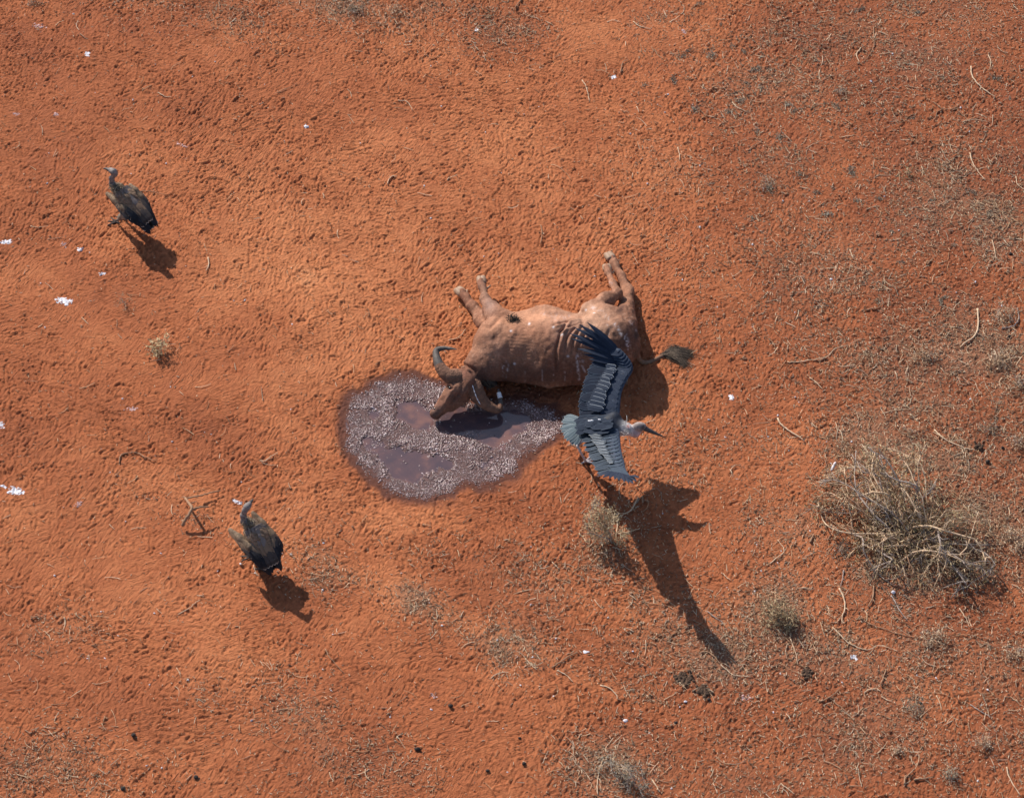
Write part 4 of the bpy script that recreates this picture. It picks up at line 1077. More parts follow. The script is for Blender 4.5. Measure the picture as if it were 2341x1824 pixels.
# longer curved stalks
n = 42000
x = rng.uniform(-6.9, 6.9, n); y = rng.uniform(-5.6, 7.2, n); lit = sample(LIT, x, y); dd = sample(dp, x, y)
k = (rng.random(n) < (.012 + .17 * lit)) & (dd > 40); x, y = x[k], y[k]
VV, FF = [], []
for a, b_ in zip(x, y):
    L = rng.uniform(.06, .24); an = rng.uniform(0, 6.28); cv = rng.normal(0, 5)
    P_ = []; px_, py_ = a, b_
    for i in range(6):
        P_.append((px_, py_, float(ground_z(px_, py_)) + .006 + .010 * rng.random())); an += cv * L / 6; px_ += math.cos(an) * L / 6; py_ += math.sin(an) * L / 6
    v, f = tube(P_, rng.uniform(.0025, .0052) * np.linspace(1, .55, 6), 3, False); o_ = len(VV); VV += v; FF += [tuple(q + o_ for q in w) for w in f]
o = part("dry_stalks", VV, FF, M_straw); tag(o, "long thin curved dry stalks scattered through the litter", None, None, 'stuff')
print("litter", nb_, len(x))

# ---- sticks: photo polyline, radius in mm, wood, label
STICKS = [
 ("361,212 377,222 392,224", 5, 0, "short pale twig with a kink, up from the vulture with the turned head"),
 ("634,215 657,205 680,192", 4, 1, "faint thin straight twig on bare soil in the upper left area"),
 ("476,590 477,608 471,622", 8, 0, "stubby pale twig standing out right of the first vulture's shadow"),
 ("322,438 350,440 381,448", 4, 1, "thin brown stalk lying close beside the vulture with the turned head"),
 ("70,518 90,521 110,518", 4, 0, "thin pale stalk beside a white splash near the photo's left edge"),
 ("738,443 741,450 740,456", 5, 0, "tiny pale twig stub above the buffalo's far upper left"),
 ("273,1060 275,1045 284,1038 310,1036 330,1045 355,1056", 7, 1, "dark bent stick with a short side spur, flat on smooth soil"),
 ("593,1055 608,1054 620,1045 635,1036", 6, 0, "short curved pale stick left of the puddle's damp rim"),
 ("187,726 195,735 203,743", 4, 0, "short pale stalk above the straw clump's left side"),
 ("267,732 268,741 266,750", 4, 1, "tiny upright brown stalk above the straw clump"),
 ("652,1124 660,1117 667,1113", 4, 1, "thin brown twig lower left of the puddle rim"),
 ("249,1199 256,1205 262,1211", 4, 0, "small pale twig left of the forked stick"),
 ("71,1416 82,1411 93,1408", 8, 1, "short thick brown stick on the bare ground at the lower left"),
 ("147,1412 150,1424 145,1441", 7, 0, "short curved tan stick beside the thick brown one"),
 ("407,1405 433,1392 445,1380 458,1372", 5, 0, "forked pale twig below the vulture with the loose wing"),
 ("744,1484 755,1504 785,1539", 5, 1, "long thin slanting stalk below the pale litter band"),
 ("403,1526 409,1536 414,1548", 4, 0, "thin straw on the brightest orange patch"),
 ("753,1766 756,1776 763,1787", 5, 0, "short pale twig near the lower edge, left of the black droppings"),
 ("117,1611 135,1610 154,1606", 4, 1, "thin straight stalk on the lower left bare patch"),
 ("1201,1506 1213,1519 1227,1532", 6, 0, "pale stick leaning into the round litter patch from below"),
 ("1262,1527 1282,1514 1302,1501 1321,1492", 8, 1, "thick orange-brown stick with a fork pointing up beside the round litter patch"),
 ("1273,1532 1293,1543 1303,1552 1310,1560", 5, 0, "thin bent twig running down from the thick forked one"),
 ("1372,1567 1394,1574 1409,1590 1411,1599", 6, 0, "curved pale stick on open soil below the stork's long shadow"),
 ("1411,1598 1422,1602 1434,1605", 4, 1, "thin straw that continues the curved pale stick"),
 ("1491,1783 1500,1798 1509,1812", 7, 0, "straight pale stick near the bottom edge with a small cross twig"),
 ("1366,1816 1365,1795 1368,1772 1377,1739", 6, 0, "long pale stalk rising left of the dark spiky tuft"),
 ("1502,1783 1524,1788 1546,1791", 4, 1, "thin brown stalk right of the dark spiky tuft"),
 ("1262,1286 1271,1295 1280,1303", 5, 0, "short pale twig left of the small dry bush's shadow"),
 ("1324,1220 1332,1229 1339,1238", 5, 0, "pale bent stub left of the small dry bush"),
 ("1459,1139 1453,1149 1448,1160 1440,1170 1423,1179 1414,1186 1411,1206 1408,1228", 9, 0, "long crooked pale stick leaning on the small dry bush in the stork's shadow"),
 ("1468,1137 1469,1144 1469,1152", 12, 1, "short fat tan stub lying inside the stork's shadow"),
 ("1413,1221 1438,1217 1463,1209", 6, 0, "pale straight stick lying right of the small dry bush"),
 ("1618,1398 1635,1413 1650,1423 1650,1429", 5, 2, "grey crooked twig across the tip of the stork's long shadow"),
 ("1653,1311 1660,1320 1671,1328", 5, 0, "short pale twig right of the stork's long shadow"),
 ("1602,1493 1612,1490 1622,1494 1634,1503 1646,1519", 8, 1, "curved orange-brown stick by the black dung clumps"),
 ("1646,1519 1662,1533 1680,1545 1716,1548", 6, 0, "branched pale stick ending below the curved orange-brown one"),
 ("1918,1347 1926,1361 1931,1378 1930,1398 1925,1410 1925,1427", 9, 0, "long wavy pale stick below and left of the big dry shrub"),
 ("1929,1303 1926,1322 1921,1344", 6, 2, "thin grey stick right above the long wavy pale one"),
 ("1997,1340 1996,1362 1991,1376 1984,1388", 10, 1, "thick dark brown curved stick just below the big dry shrub"),
 ("2037,1362 2046,1376 2056,1396 2075,1421", 7, 2, "straight grey-brown stick below the white pebble under the big shrub"),
 ("1903,1435 1920,1451 1936,1468 1962,1482 1986,1486 2008,1477 2034,1483 2053,1490", 6, 0, "long thin bowed stalk with a starry joint in the lower right"),
 ("1962,1409 1980,1422 1998,1431 2026,1440 2053,1450 2090,1457 2127,1459", 5, 1, "very long thin brown stalk curving under the big dry shrub"),
 ("2193,1391 2205,1410 2217,1434", 6, 0, "straight pale stick lower right of the big dry shrub"),
 ("1872,1604 1885,1601 1899,1593 1912,1584 1920,1574", 7, 1, "arched brown stick in the middle of the lower right ground"),
 ("1896,1596 1912,1610 1929,1622 1954,1651", 6, 1, "long thin brown stick slanting down from the arched one"),
 ("1976,1583 1990,1577 2003,1575 2013,1582", 6, 0, "small arched pale stick right of the arched brown one"),
 ("2015,1592 2026,1600 2039,1604", 5, 0, "short pale twig just below the small arched stick"),
 ("2026,1530 2020,1548 2013,1567", 7, 1, "upright brown stick right of the dark dung heap"),
 ("2141,1591 2148,1606 2152,1624", 5, 0, "thin upright straw in the lower right open soil"),
 ("2218,1611 2240,1626 2264,1640", 6, 2, "straight grey twig forked at one end near the right edge"),
 ("2068,1794 2068,1782 2078,1771 2090,1760", 10, 1, "thick brown elbow-shaped stick at the lower right"),
 ("2090,1783 2112,1781 2132,1778", 10, 1, "thick dark straight stick beside the elbow-shaped one"),
 ("2301,1754 2305,1772 2314,1791 2332,1820", 7, 0, "long pale stick slanting off the bottom right corner"),
 ("1784,1791 1800,1803 1817,1816", 5, 0, "thin pale straight straw at the bottom, right of centre"),
 ("1806,1461 1817,1488 1824,1519", 5, 0, "thin pale stalk under the hollow straw clump"),
 ("2213,1651 2216,1670 2225,1688", 5, 1, "thin crooked brown twig near the lower right corner"),
 ("1852,1241 1856,1231 1861,1222", 11, 1, "short fat brown stub left of the big dry shrub"),
 ("1760,1290 1777,1275 1793,1261 1778,1235", 6, 0, "two-legged pale twig bent like a V left of the big shrub"),
 ("1997,64 1998,85 1998,106 1991,122 1980,137 1965,150", 6, 1, "long curved brown twig in the upper right, open like a hook"),
 ("1967,114 1960,122 1958,130 1965,146", 7, 0, "short pale hooked twig beside the long hooked brown one"),
 ("2220,154 2221,172 2228,186 2240,199 2255,211 2273,225", 9, 0, "thick long pale curved stick near the upper right corner"),
 ("2259,127 2265,143 2262,160", 6, 0, "short pale twig above the thick curved one"),
 ("2134,235 2145,244 2156,251 2178,251 2196,238", 6, 1, "shallow bow-shaped brown twig in the upper right"),
 ("2156,252 2142,258 2138,276", 5, 1, "thin twig hanging down from the bow-shaped one"),
 ("2200,281 2215,276 2230,275 2261,281", 5, 0, "thin pale level stalk below the bow-shaped twig"),
 ("2217,352 2222,370 2229,385 2240,400 2252,415", 7, 0, "long slanting pale stick left of the upper right edge"),
 ("1674,235 1680,243 1690,250 1711,260", 6, 0, "short curved pale stick in the upper right, left of the white tufts"),
 ("1597,249 1606,259 1617,267 1643,268", 5, 1, "thin curved brown stick just left of the short curved pale one"),
 ("1710,346 1722,336 1734,329 1742,322 1728,318 1709,318", 6, 1, "claw-shaped brown twig with a dark joint, upper right"),
 ("1667,293 1683,291 1700,285", 4, 0, "small straight pale twig above the claw-shaped one"),
 ("1841,341 1860,331 1881,323", 4, 0, "long fine straw in the upper right open soil"),
 ("1980,480 1995,475 2009,473", 4, 0, "thin level straw right of the small ash-grey herb"),
 ("1871,473 1882,465 1894,458 1902,470", 5, 1, "tent-shaped brown twig in the middle right"),
 ("2268,550 2273,572 2277,594", 6, 0, "upright pale twig near the right edge, above the elbowed pale stick"),
 ("2120,605 2133,592 2147,579", 5, 1, "thin slanting brown stick upper right of the elbowed pale one"),
 ("2323,405 2325,422 2341,436", 6, 0, "kinked pale stick touching the right edge, upper part"),
 ("2116,561 2142,568 2167,574", 4, 1, "fine nearly level stalk at the middle right"),
 ("1549,339 1553,353 1554,369", 6, 0, "short upright pale twig right of centre in the upper half"),
 ("1943,572 1947,584 1951,594", 6, 0, "small upright pale twig above the two crossed straws"),
 ("2234,708 2236,735 2234,757 2224,774 2204,787 2194,798", 11, 0, "thick pale stick with an elbow, standing out on the middle right"),
 ("1778,958 1785,972 1800,984 1839,1010", 10, 0, "thick pale stick with a thin crooked end, right of the stork's bill"),
 ("1800,828 1822,829 1844,826 1870,822 1892,816 1909,799 1939,791", 6, 0, "long wavy thin pale stick right of the buffalo's tail tuft"),
 ("2136,984 2152,1000 2170,1011 2200,1024 2231,1032", 8, 0, "long bowed pale stick above the big dry shrub"),
 ("2016,947 2045,939 2082,937", 5, 0, "level thin stalk with a pale tip above the big dry shrub"),
 ("1978,610 1979,620 1970,631", 7, 1, "short hooked orange-brown twig in the middle right"),
 ("1851,865 1866,876 1880,892", 6, 0, "short curved pale twig below the long wavy thin one"),
 ("2289,752 2305,750 2318,746 2328,733 2328,720 2324,706", 8, 2, "hooked grey-brown stick curled up at the right edge"),
 ("1968,711 1990,708 2007,705 2018,696 2028,688", 6, 1, "brown twig with a dusty dark knot at its bend, middle right"),
 ("1194,0 1182,14 1172,28", 7, 1, "brown slanting stick at the top edge"),
 ("1331,185 1338,196 1342,210 1348,234", 6, 0, "slim pale stick with a forked foot, above the buffalo's hind hooves"),
 ("1419,167 1421,155 1425,144 1437,138", 7, 1, "brown stick bent like a hook in the upper middle"),
 ("1448,51 1460,61 1472,65 1489,69", 6, 0, "curved pale twig on smooth soil near the top"),
 ("910,231 928,233 937,242 943,255", 5, 0, "small bowed pale twig in the upper middle, left of centre"),
 ("886,423 889,412 895,407 908,405", 6, 0, "small hook-shaped pale twig above the front hooves, far left of them"),
 ("1236,516 1239,530 1238,548 1235,560", 6, 1, "thin crooked twig standing between the front and hind hooves"),
 ("1027,779 1042,776 1052,770 1064,755", 6, 0, "curved pale twig lying against the buffalo's neck, above the horn"),
 ("2130,1245 2160,1250 2190,1262", 6, 2, "grey stick jutting right from the shrub's lower side"),
]
def stick(pl, r, wood, label, cat="stick"):
    pts = [tuple(map(float, q.split(','))) for q in pl.split()]
    n = max(8, 4 * len(pts)); pp = smooth_path([[p[0], p[1]] for p in pts], n)
    W = []
    for i, p in enumerate(pp):
        g = G(p[0], p[1]); g[2] = max(g[2], float(ground_z(g[0], g[1]))) + r * .0011 + .008 * abs(math.sin(i * 1.3 + len(STICKS)) ) * (.4 + (i / n))
        W.append(g)
    W = np.array(W); W[:, 2] = np.maximum(W[:, 2], np.convolve(np.pad(W[:, 2], 2, mode='edge'), np.ones(5) / 5, 'valid'))
    W = W + rng.normal(0, .0016, W.shape)
    rad = r * .001 * np.linspace(1.1, .6, n) * (1 + rng.normal(0, .1, n))
    V, F = tube(W, rad, 7)
    V = list(V); F = list(F)
    if len(pts) >= 3 and r >= 6:                        # a broken side spur
        i = n // 2; d = norm(W[min(n - 1, i + 2)] - W[i]); s = np.array([-d[1], d[0], .25]) * rng.choice([-1, 1])
        v, f = tube([W[i], W[i] + (s + d * .6) * r * .0028, W[i] + (s + d) * r * .005], [rad[i] * .6, rad[i] * .45, rad[i] * .2], 5)
        o = len(V); V += v; F += [tuple(a + o for a in q) for q in f]
    o = part("stick", V, F, M_twig[wood], None, True, W[n // 2])
    tag(o, label, cat, "dry sticks and twigs strewn on the soil"); return o
for a in STICKS: stick(*a)

# forked stick that stands clear of the ground on its arms
fk = empty("forked_stick", G(438, 1165), "forked dry branch propped on its arms above its own shadow, left of the loose-winged vulture", "branch")
def rod(name, parent, pts, rr, mat, n=12, seg=8):
    q = smooth_path([list(p) + [r] for p, r in zip(pts, rr)], n); q[:, :3] += rng.normal(0, .0025, (n, 3))
    V, F = tube(q[:, :3], q[:, 3], seg); return part(name, V, F, mat, parent)
rod("stem", fk, [P(417, 1201, .03), P(424, 1187, .09), P(438, 1164, .15), P(432, 1150, .13), P(423, 1140, .06)], [.020, .017, .017, .015, .012], M_twig[1], 18)
rod("branch", fk, [P(437, 1165, .15), P(452, 1160, .15), P(478, 1158, .13)], [.013, .010, .006], M_twig[1])
rod("branch", fk, [P(424, 1140, .06), P(460, 1132, .05), P(505, 1120, .03)], [.010, .008, .005], M_twig[1], 16)
rod("branch", fk, [P(426, 1140, .06), P(421, 1136, .06), P(415, 1137, .04)], [.011, .008, .005], M_twig[1], 6)
rod("branch", fk, [P(438, 1150, .14), P(447, 1146, .10), P(452, 1150, .05)], [.006, .005, .003], M_twig[1], 6)

# ---- dry plants
def shrub(name, base, label, cat, branches, leafn, leafs, spread, mats=(M_twig, M_leaf), litter_r=0, seed=0, rr=.008, group=None, leafsz=(.015, .035), wf=.7):
    """branches: list of (tip px, tip py, tip z); fine twigs and leaves grow from them"""
    b0 = G(*base); o = empty(name, b0, label, cat, group)
    ends = []
    for i, (tx, ty, tz) in enumerate(branches):
        t = P(tx, ty, tz); L = np.linalg.norm(t - b0)
        st = b0 + np.append(rng.normal(0, spread * .18, 2), .01)
        bow = rng.normal(0, .17 * L, 3); mid = st * .5 + t * .5 + [0, 0, .16 * L * (tz > .02)] + bow * [1, 1, .4]; mid[2] = max(mid[2], .03)
        q = smooth_path([st, st * .6 + mid * .4 + rng.normal(0, .04 * L, 3) + [0, 0, .03], mid, mid * .45 + t * .55 + rng.normal(0, .05 * L, 3), t], 13); q[1:-1] += rng.normal(0, .006, (11, 3)); q[:, 2] = np.maximum(q[:, 2], .012)
        r0 = rr * rng.uniform(.7, 1.3) * min(1.3, .5 + L)
        V, F = tube(q, np.linspace(r0, r0 * .3, 13), 6); V = list(V); F = list(F)
        for s in range(int(2 + L * 11)):                     # side twigs stay with their branch
            j = rng.integers(3, 12); d = norm(q[min(12, j + 1)] - q[j - 1]); dv = norm(d + rng.normal(0, .65, 3)); l = rng.uniform(.05, .20) * min(1, .4 + L)
            e = q[j] + dv * l; e[2] = max(e[2], .01)
            mm = (q[j] + e) / 2 + rng.normal(0, l * .12, 3)
            v, f = tube([q[j], mm, e], [r0 * .45, r0 * .33, r0 * .14], 4); oo = len(V); V += v; F += [tuple(a + oo for a in w) for w in f]
            ends += [mm, e, (mm + e) / 2]
            if s % 2 == 0:
                e2 = mm + norm(dv + rng.normal(0, .9, 3)) * l * .7; e2[2] = max(e2[2], .01)
                v, f = tube([mm, e2], [r0 * .28, r0 * .1], 3); oo = len(V); V += v; F += [tuple(a + oo for a in w) for w in f]; ends.append(e2)
        bo = part("branch", V, F, mats[0][int(rng.choice([0, 1, 2], p=[.6, .15, .25]))], o)
        ends += list(q[5:])
    if leafn:
        E = np.array(ends); C = E[rng.integers(0, len(E), leafn)] + rng.normal(0, leafs, (leafn, 3)); C[:, 2] = np.abs(C[:, 2] - .005) + .005
        V, F = leaves(C, rng.uniform(*leafsz, leafn), 1.0, wf)
        f = part("foliage", V, F, mats[1], o); f['kind'] = 'stuff'
    return o
big = [(1865, 1100, .10), (1872, 1140, .06), (1905, 1085, .22), (1930, 1070, .30), (1960, 1055, .38), (1985, 1022, .50), (2010, 1040, .48), (2052, 1035, .50), (2080, 1045, .45), (2100, 1090, .40),
       (2140, 1100, .42), (2160, 1130, .35), (2190, 1150, .33), (2215, 1175, .28), (2240, 1190, .16), (2255, 1245, .12), (2250, 1305, .12), (2220, 1330, .08), (2200, 1290, .15), (2190, 1350, .07), (2150, 1330, .12),
       (2120, 1300, .16), (2105, 1345, .07), (2085, 1280, .16), (2060, 1310, .08), (2030, 1330, .05), (1995, 1325, .05), (1945, 1258, .07), (1955, 1255, .05), (1975, 1240, .10), (1935, 1210, .13), (1965, 1165, .16),
       (1870, 1150, .08), (2000, 1130, .35), (2040, 1110, .42), (2070, 1130, .45), (2110, 1150, .40), (2140, 1190, .33), (2020, 1080, .45), (2170, 1230, .25), (1890, 1180, .12), (2130, 1260, .22), (2010, 1210, .22), (2075, 1235, .25)]
shrub("dry_shrub", (2085, 1225), "large sprawling dry shrub of bare tangled twigs casting a ragged shadow at the right", "shrub", big + [(x_ + rng.normal(0, 22), y_ + rng.normal(0, 22), z_ * rng.uniform(.4, .9) + .02) for x_, y_, z_ in big], 7500, .065, 1.0, (M_twig, mat_rand("shrub_straw", [(.14, .10, .055), (.34, .24, .13), (.56, .42, .25), (.24, .20, .09), (.68, .53, .35), (.44, .31, .18)])), rr=.010, leafsz=(.018, .070), wf=.28)
shrub("green_sprig", (2100, 1205), "small bright green leaves sprouting in the middle of the big dry shrub", "sprig", [(2098, 1196, .12), (2125, 1222, .14), (2128, 1225, .05), (2076, 1118, .3)], 60, .015, .05, (M_twig, M_green), rr=.004, leafsz=(.02, .035))
shrub("dry_bush", (1388, 1240), "small bushy dry plant with straw-coloured leaves beside the stork's shadow", "bush",
      [(1374, 1146, .58), (1360, 1150, .5), (1352, 1165, .45), (1345, 1180, .36), (1388, 1152, .5), (1395, 1170, .42), (1340, 1200, .3), (1368, 1175, .45), (1382, 1190, .35), (1358, 1190, .35), (1405, 1178, .36), (1348, 1215, .2), (1430, 1225, .1), (1440, 1215, .08), (1372, 1200, .3), (1395, 1205, .25), (1335, 1225, .12), (1412, 1240, .06)], 2100, .030, .25, (M_twig, mat_rand('bush_straw', [(.20, .15, .08), (.48, .36, .21), (.62, .48, .30), (.30, .24, .12), (.70, .56, .38)])), rr=.007, leafsz=(.014, .032))
shrub("straw_clump", (366, 806), "round clump of yellow straw with one bent stalk, alone on the left", "straw clump",
      [(350, 780, .10), (360, 775, .12), (382, 765, .08), (350, 795, .10), (375, 790, .14), (380, 800, .10), (352, 806, .08), (365, 785, .16), (358, 815, .04), (388, 768, .06), (370, 800, .12), (345, 790, .05)], 300, .018, .08, (M_twig, mat_rand("yellow_straw", [(.40, .27, .13), (.62, .47, .27), (.5, .36, .2)])), rr=.005, leafsz=(.02, .05))
shrub("dry_tuft", (284, 694), "small thin brown tuft of twigs below the first vulture's shadow", "tuft", [(280, 665, .15), (272, 690, .08), (300, 684, .08), (296, 695, .06), (270, 703, .04), (288, 710, .03), (277, 680, .1)], 110, .02, .08, rr=.004, leafsz=(.01, .02))
shrub("spiky_tuft", (1408, 1752), "dark spiky tuft with stalks fanning to the lower right at the bottom edge", "tuft", [(1432, 1785, .14), (1450, 1790, .10), (1456, 1778, .12), (1462, 1800, .08), (1475, 1798, .05), (1440, 1808, .08), (1420, 1795, .10), (1395, 1730, .18), (1385, 1745, .10), (1372, 1738, .08), (1416, 1770, .16), (1428, 1765, .14), (1470, 1812, .04), (1445, 1770, .16), (1362, 1760, .05)], 900, .045, .2, (M_twig, M_grey), rr=.006, leafsz=(.012, .03))
shrub("hollow_straw_clump", (1790, 1420), "nest-like straw clump round a dark hollow, between the big shrub and the long shadow", "straw clump", [(1760, 1375, .16), (1775, 1372, .18), (1795, 1380, .14), (1765, 1400, .12), (1755, 1420, .06), (1770, 1425, .10), (1815, 1410, .12), (1825, 1412, .06), (1800, 1436, .04), (1782, 1395, .2), (1808, 1396, .12), (1745, 1390, .08), (1738, 1412, .03)], 1300, .035, .25, (M_twig, mat_rand("clump_straw", [(.16, .10, .06), (.40, .28, .15), (.55, .42, .25), (.10, .07, .05)])), rr=.006, leafsz=(.015, .04))
RE = [("yellow straw tuft with a dark centre near the right edge, above the grey hooked stick", 2298, 724, M_leaf, 40, .7), ("pale straw tuft with long stalks at the right, below the elbowed pale stick", 2285, 830, M_leaf, 34, 1),
      ("greenish bushy tuft at the right edge above the big dry shrub", 2330, 1012, M_leaf, 30, 1), ("dry straw tuft at the right edge beside the big shrub's shadow", 2320, 1240, M_leaf, 45, 1),
      ("straw fan at the right edge, lower right of the big shrub", 2322, 1500, M_leaf, 34, .8), ("yellow-green tuft below the grey hooked stick at the right", 2330, 880, M_leaf, 26, .9),
      ("fresh grey-green little plant in the lower right, beside the thick sticks", 2172, 1776, M_grey, 22, 1.2), ("small bright grey-green plant in the upper right, below the bow-shaped twig", 2075, 401, M_green, 11, .6),
      ("pale dry tuft at the top edge, left of centre", 905, 28, M_leaf, 22, .9), ("grey dry tuft at the top edge, left of the pale one", 812, 26, M_grey, 24, .9),
      ("dark-stemmed dry tuft in the top left corner", 75, 8, M_leaf, 24, .7), ("dry straw tuft upper left of the big shrub with a white feather near it", 1908, 1100, M_leaf, 22, .6),
      ("twiggy dry tuft lower left of the big shrub", 1925, 1262, M_grey, 26, .9), ("tan straw tuft right of the buffalo's tail, by the grazed soil", 2115, 815, M_leaf, 34, .9),
      ("pale tuft in the middle of the upper right ground", 1752, 428, M_grey, 22, .9), ("whitish dried herb in the upper right beside two small white marks", 1922, 212, M_grey, 15, .8),
      ("low straw patch plant at the right, under the long bowed stick", 2265, 985, M_grey, 22, .9), ("dry straw tuft at the lower right beside the small grey pebbles", 2050, 1720, M_leaf, 22, .5),
      ("grey tuft in the lower right near the forked grey twig", 2090, 1625, M_grey, 30, .6), ("dry herb on the right above the long bowed stick", 2078, 990, M_leaf, 24, .6),
      ("straw tuft low on the right, beneath the straight pale stick", 2130, 1460, M_leaf, 40, .8), ("loose straw tuft among the crossed twigs at the lower right edge", 2250, 1700, M_leaf, 30, .6)]
for lab, cx, cy, mt, rad, amt in RE:
    nb2 = int(6 + rad / 4); z1 = .0026 * rad
    br = [(cx + rad * math.cos(t) * rng.uniform(.4, 1), cy - 6 + rad * .75 * math.sin(t) * rng.uniform(.4, 1), z1 * rng.uniform(.3, 1)) for t in np.linspace(0, 6.28, nb2, False) + rng.uniform(0, 1)]
    shrub("dry_plant", (cx, cy), lab, "plant", br, int(rad * rad * .33 * amt + 30), .032, rad / 160, (M_twig, M_straw if mt is M_leaf else mt), rr=.0045, leafsz=(.012, .03))

# small dried herbs lying flat in the upper right: one kind, copied
HERB = [(1600, 10), (1571, 118), (1560, 130), (1454, 82), (1673, 105), (1700, 118), (1742, 130), (1735, 160), (1648, 55), (1705, 190), (1723, 162), (1738, 205), (1783, 312), (1800, 240), (1832, 250), (1910, 243), (1930, 85), (1955, 28), (1968, 22),
        (1762, 160), (1790, 170), (1865, 140), (1885, 238), (1680, 215), (1690, 230), (1760, 430), (1868, 440), (1905, 432), (1945, 390), (2010, 455), (2040, 530), (2090, 270), (2050, 222), (2155, 178), (2275, 180), (2308, 225), (2262, 490), (2150, 690), (2010, 690), (1838, 640), (1625, 128), (1588, 250), (1665, 257), (1730, 300), (1815, 255), (1890, 490),
        (1475, 195), (1540, 185), (1950, 400), (2160, 680), (1828, 400), (1845, 405), (2285, 680), (2100, 30), (2200, 60), (2060, 600), (1780, 30), (1860, 60), (2130, 460), (2220, 440), (2180, 560), (1960, 460), (1720, 500), (1850, 560), (2000, 580)]
proto = []
for v in range(4):
    nl = 110; C = np.stack([rng.normal(0, .034, nl).clip(-.06, .06), rng.normal(0, .024, nl).clip(-.045, .045), np.abs(rng.normal(0, .007, nl)) + .003], 1); C[:, 0] += C[:, 1] * rng.normal(0, .6)
    V, F = leaves(C, rng.uniform(.010, .022, nl), .7)
    proto.append(new_mesh("dried_herb", V, F, M_grey))
for i, (px, py) in enumerate(HERB):
    o = bpy.data.objects.new("dried_herb", proto[i % 4]); o.location = G(px, py); o.rotation_euler = (0, 0, rng.uniform(0, 6.28)); s = rng.uniform(.5, 1.25); o.scale = (s, s * rng.uniform(.7, 1.2), s)
    link(o); tag(o, "small grey-green dried herb flat on the litter-strewn soil, one of many alike", "herb", "small dried herbs")

# ---- dark droppings and dung
def lump_obj(name, px, py, r, mat, label, cat, group=None, n=1, sp=0):
    VV, FF = [], []; g = G(px, py)
    for i in range(n):
        c = g + (np.append(rng.normal(0, sp, 2), r * .35) if n > 1 else np.array([0, 0, r * .45]))
        q = r * rng.uniform(.7, 1.1); v, f = ball(c, q, (rng.uniform(.9, 1.35), rng.uniform(.8, 1.05), rng.uniform(.6, .85)), 9, 6)
        v = [a + norm(a - c) * q * rng.normal(0, .09) for a in v]; o = len(VV); VV += v; FF += [tuple(k_ + o for k_ in w) for w in f]
    o = part(name, VV, FF, mat, None, True, g); tag(o, label, cat, group); return o
for px, py, r, lab in ((305, 1681, .026, "round black dropping alone on smooth soil at the lower left"), (281, 1803, .024, "black dropping at the bottom edge, far left"), (448, 1777, .026, "round black dropping near the bottom, between two scrubby patches"),
                       (955, 1713, .028, "shiny black cracked dropping near the bottom, left of the centre"), (1030, 1614, .024, "dark brown rounded dropping above the shiny black one"), (1198, 1746, .026, "flattened black dropping near the bottom centre"),
                       (1115, 1762, .022, "black dropping with a white fleck on it at the bottom"), (1545, 1652, .018, "black dropping on soil right of the curved pale stick"), (2310, 582, .026, "black dropping topped with white near the right edge"),
                       (2307, 770, .024, "black dropping below the grey hooked stick at the right edge"), (2258, 1057, .034, "black lump at the end of a stalk, right above the big shrub"), (2292, 1024, .020, "small black lump at the right, above the big shrub's top"),
                       (1540, 858, .018, "dark pellet beside the buffalo's tail tuft"), (1621, 1600, .020, "dark clod below the black dung heap"), (2105, 1608, .022, "dark clod in the lower right litter"), (1188, 1687, .015, "tiny dark pellet in the bottom centre")):
    lump_obj("dropping", px, py, r, M_dung, lab, "dropping", "dark animal droppings")
M_dung2 = mat_simple("brown_dung", (0.045, 0.028, 0.020), (0.17, 0.10, 0.062), 45, 0.9, 0.8, 0.012)
for px, py, r, n, sp, lab in ((1565, 1552, .020, 44, .040, "black crumbly dung heap below the stork's long shadow"), (1606, 1578, .021, 46, .036, "brown dung heap, the right one of the two below the long shadow"), (1845, 1537, .018, 34, .030, "dark brown dung heap alone in the lower right"), (2238, 1020, .016, 20, .030, "dark dung crumbs at the foot of the bowed stick")):
    lump_obj("dung_heap", px, py, r, M_dung2, lab, "dung", None, n, sp)

# ---- white splashes and specks
def splash(px, py, w, h, ang, label, dens=60, solid=.5):
    g = G(px, py); VV, FF = [], []
    for i in range(dens):
        rr_ = rng.uniform(.002, .009) * (1.8 if rng.random() < .2 * solid * 2 else 1)
        u, v = np.clip(rng.normal(0, .42), -.9, .9) * w, np.clip(rng.normal(0, .42), -.9, .9) * h; c, s = math.cos(R(ang)), math.sin(R(ang))
        p = G(px + u * c - v * s, py + u * s + v * c); k_ = 7
        o = len(VV); ph = rng.uniform(0, 6.28)
        VV.append(p + [0, 0, .007])
        for j in range(k_):
            q = rr_ * rng.uniform(.6, 1.35); xx, yy = p[0] + q * math.cos(ph + j * 6.283 / k_) * 1.3, p[1] + q * math.sin(ph + j * 6.283 / k_)
            VV.append(np.array([xx, yy, float(ground_z(xx, yy)) + .0015]))
        FF += [(o, o + 1 + j, o + 1 + (j + 1) % k_) for j in range(k_)]
    o = part("bird_dropping", VV, FF, M_faint if 'faint' in label or 'grey' in label else M_spl, None, True, g); tag(o, label, "bird dropping", "white bird droppings"); return o
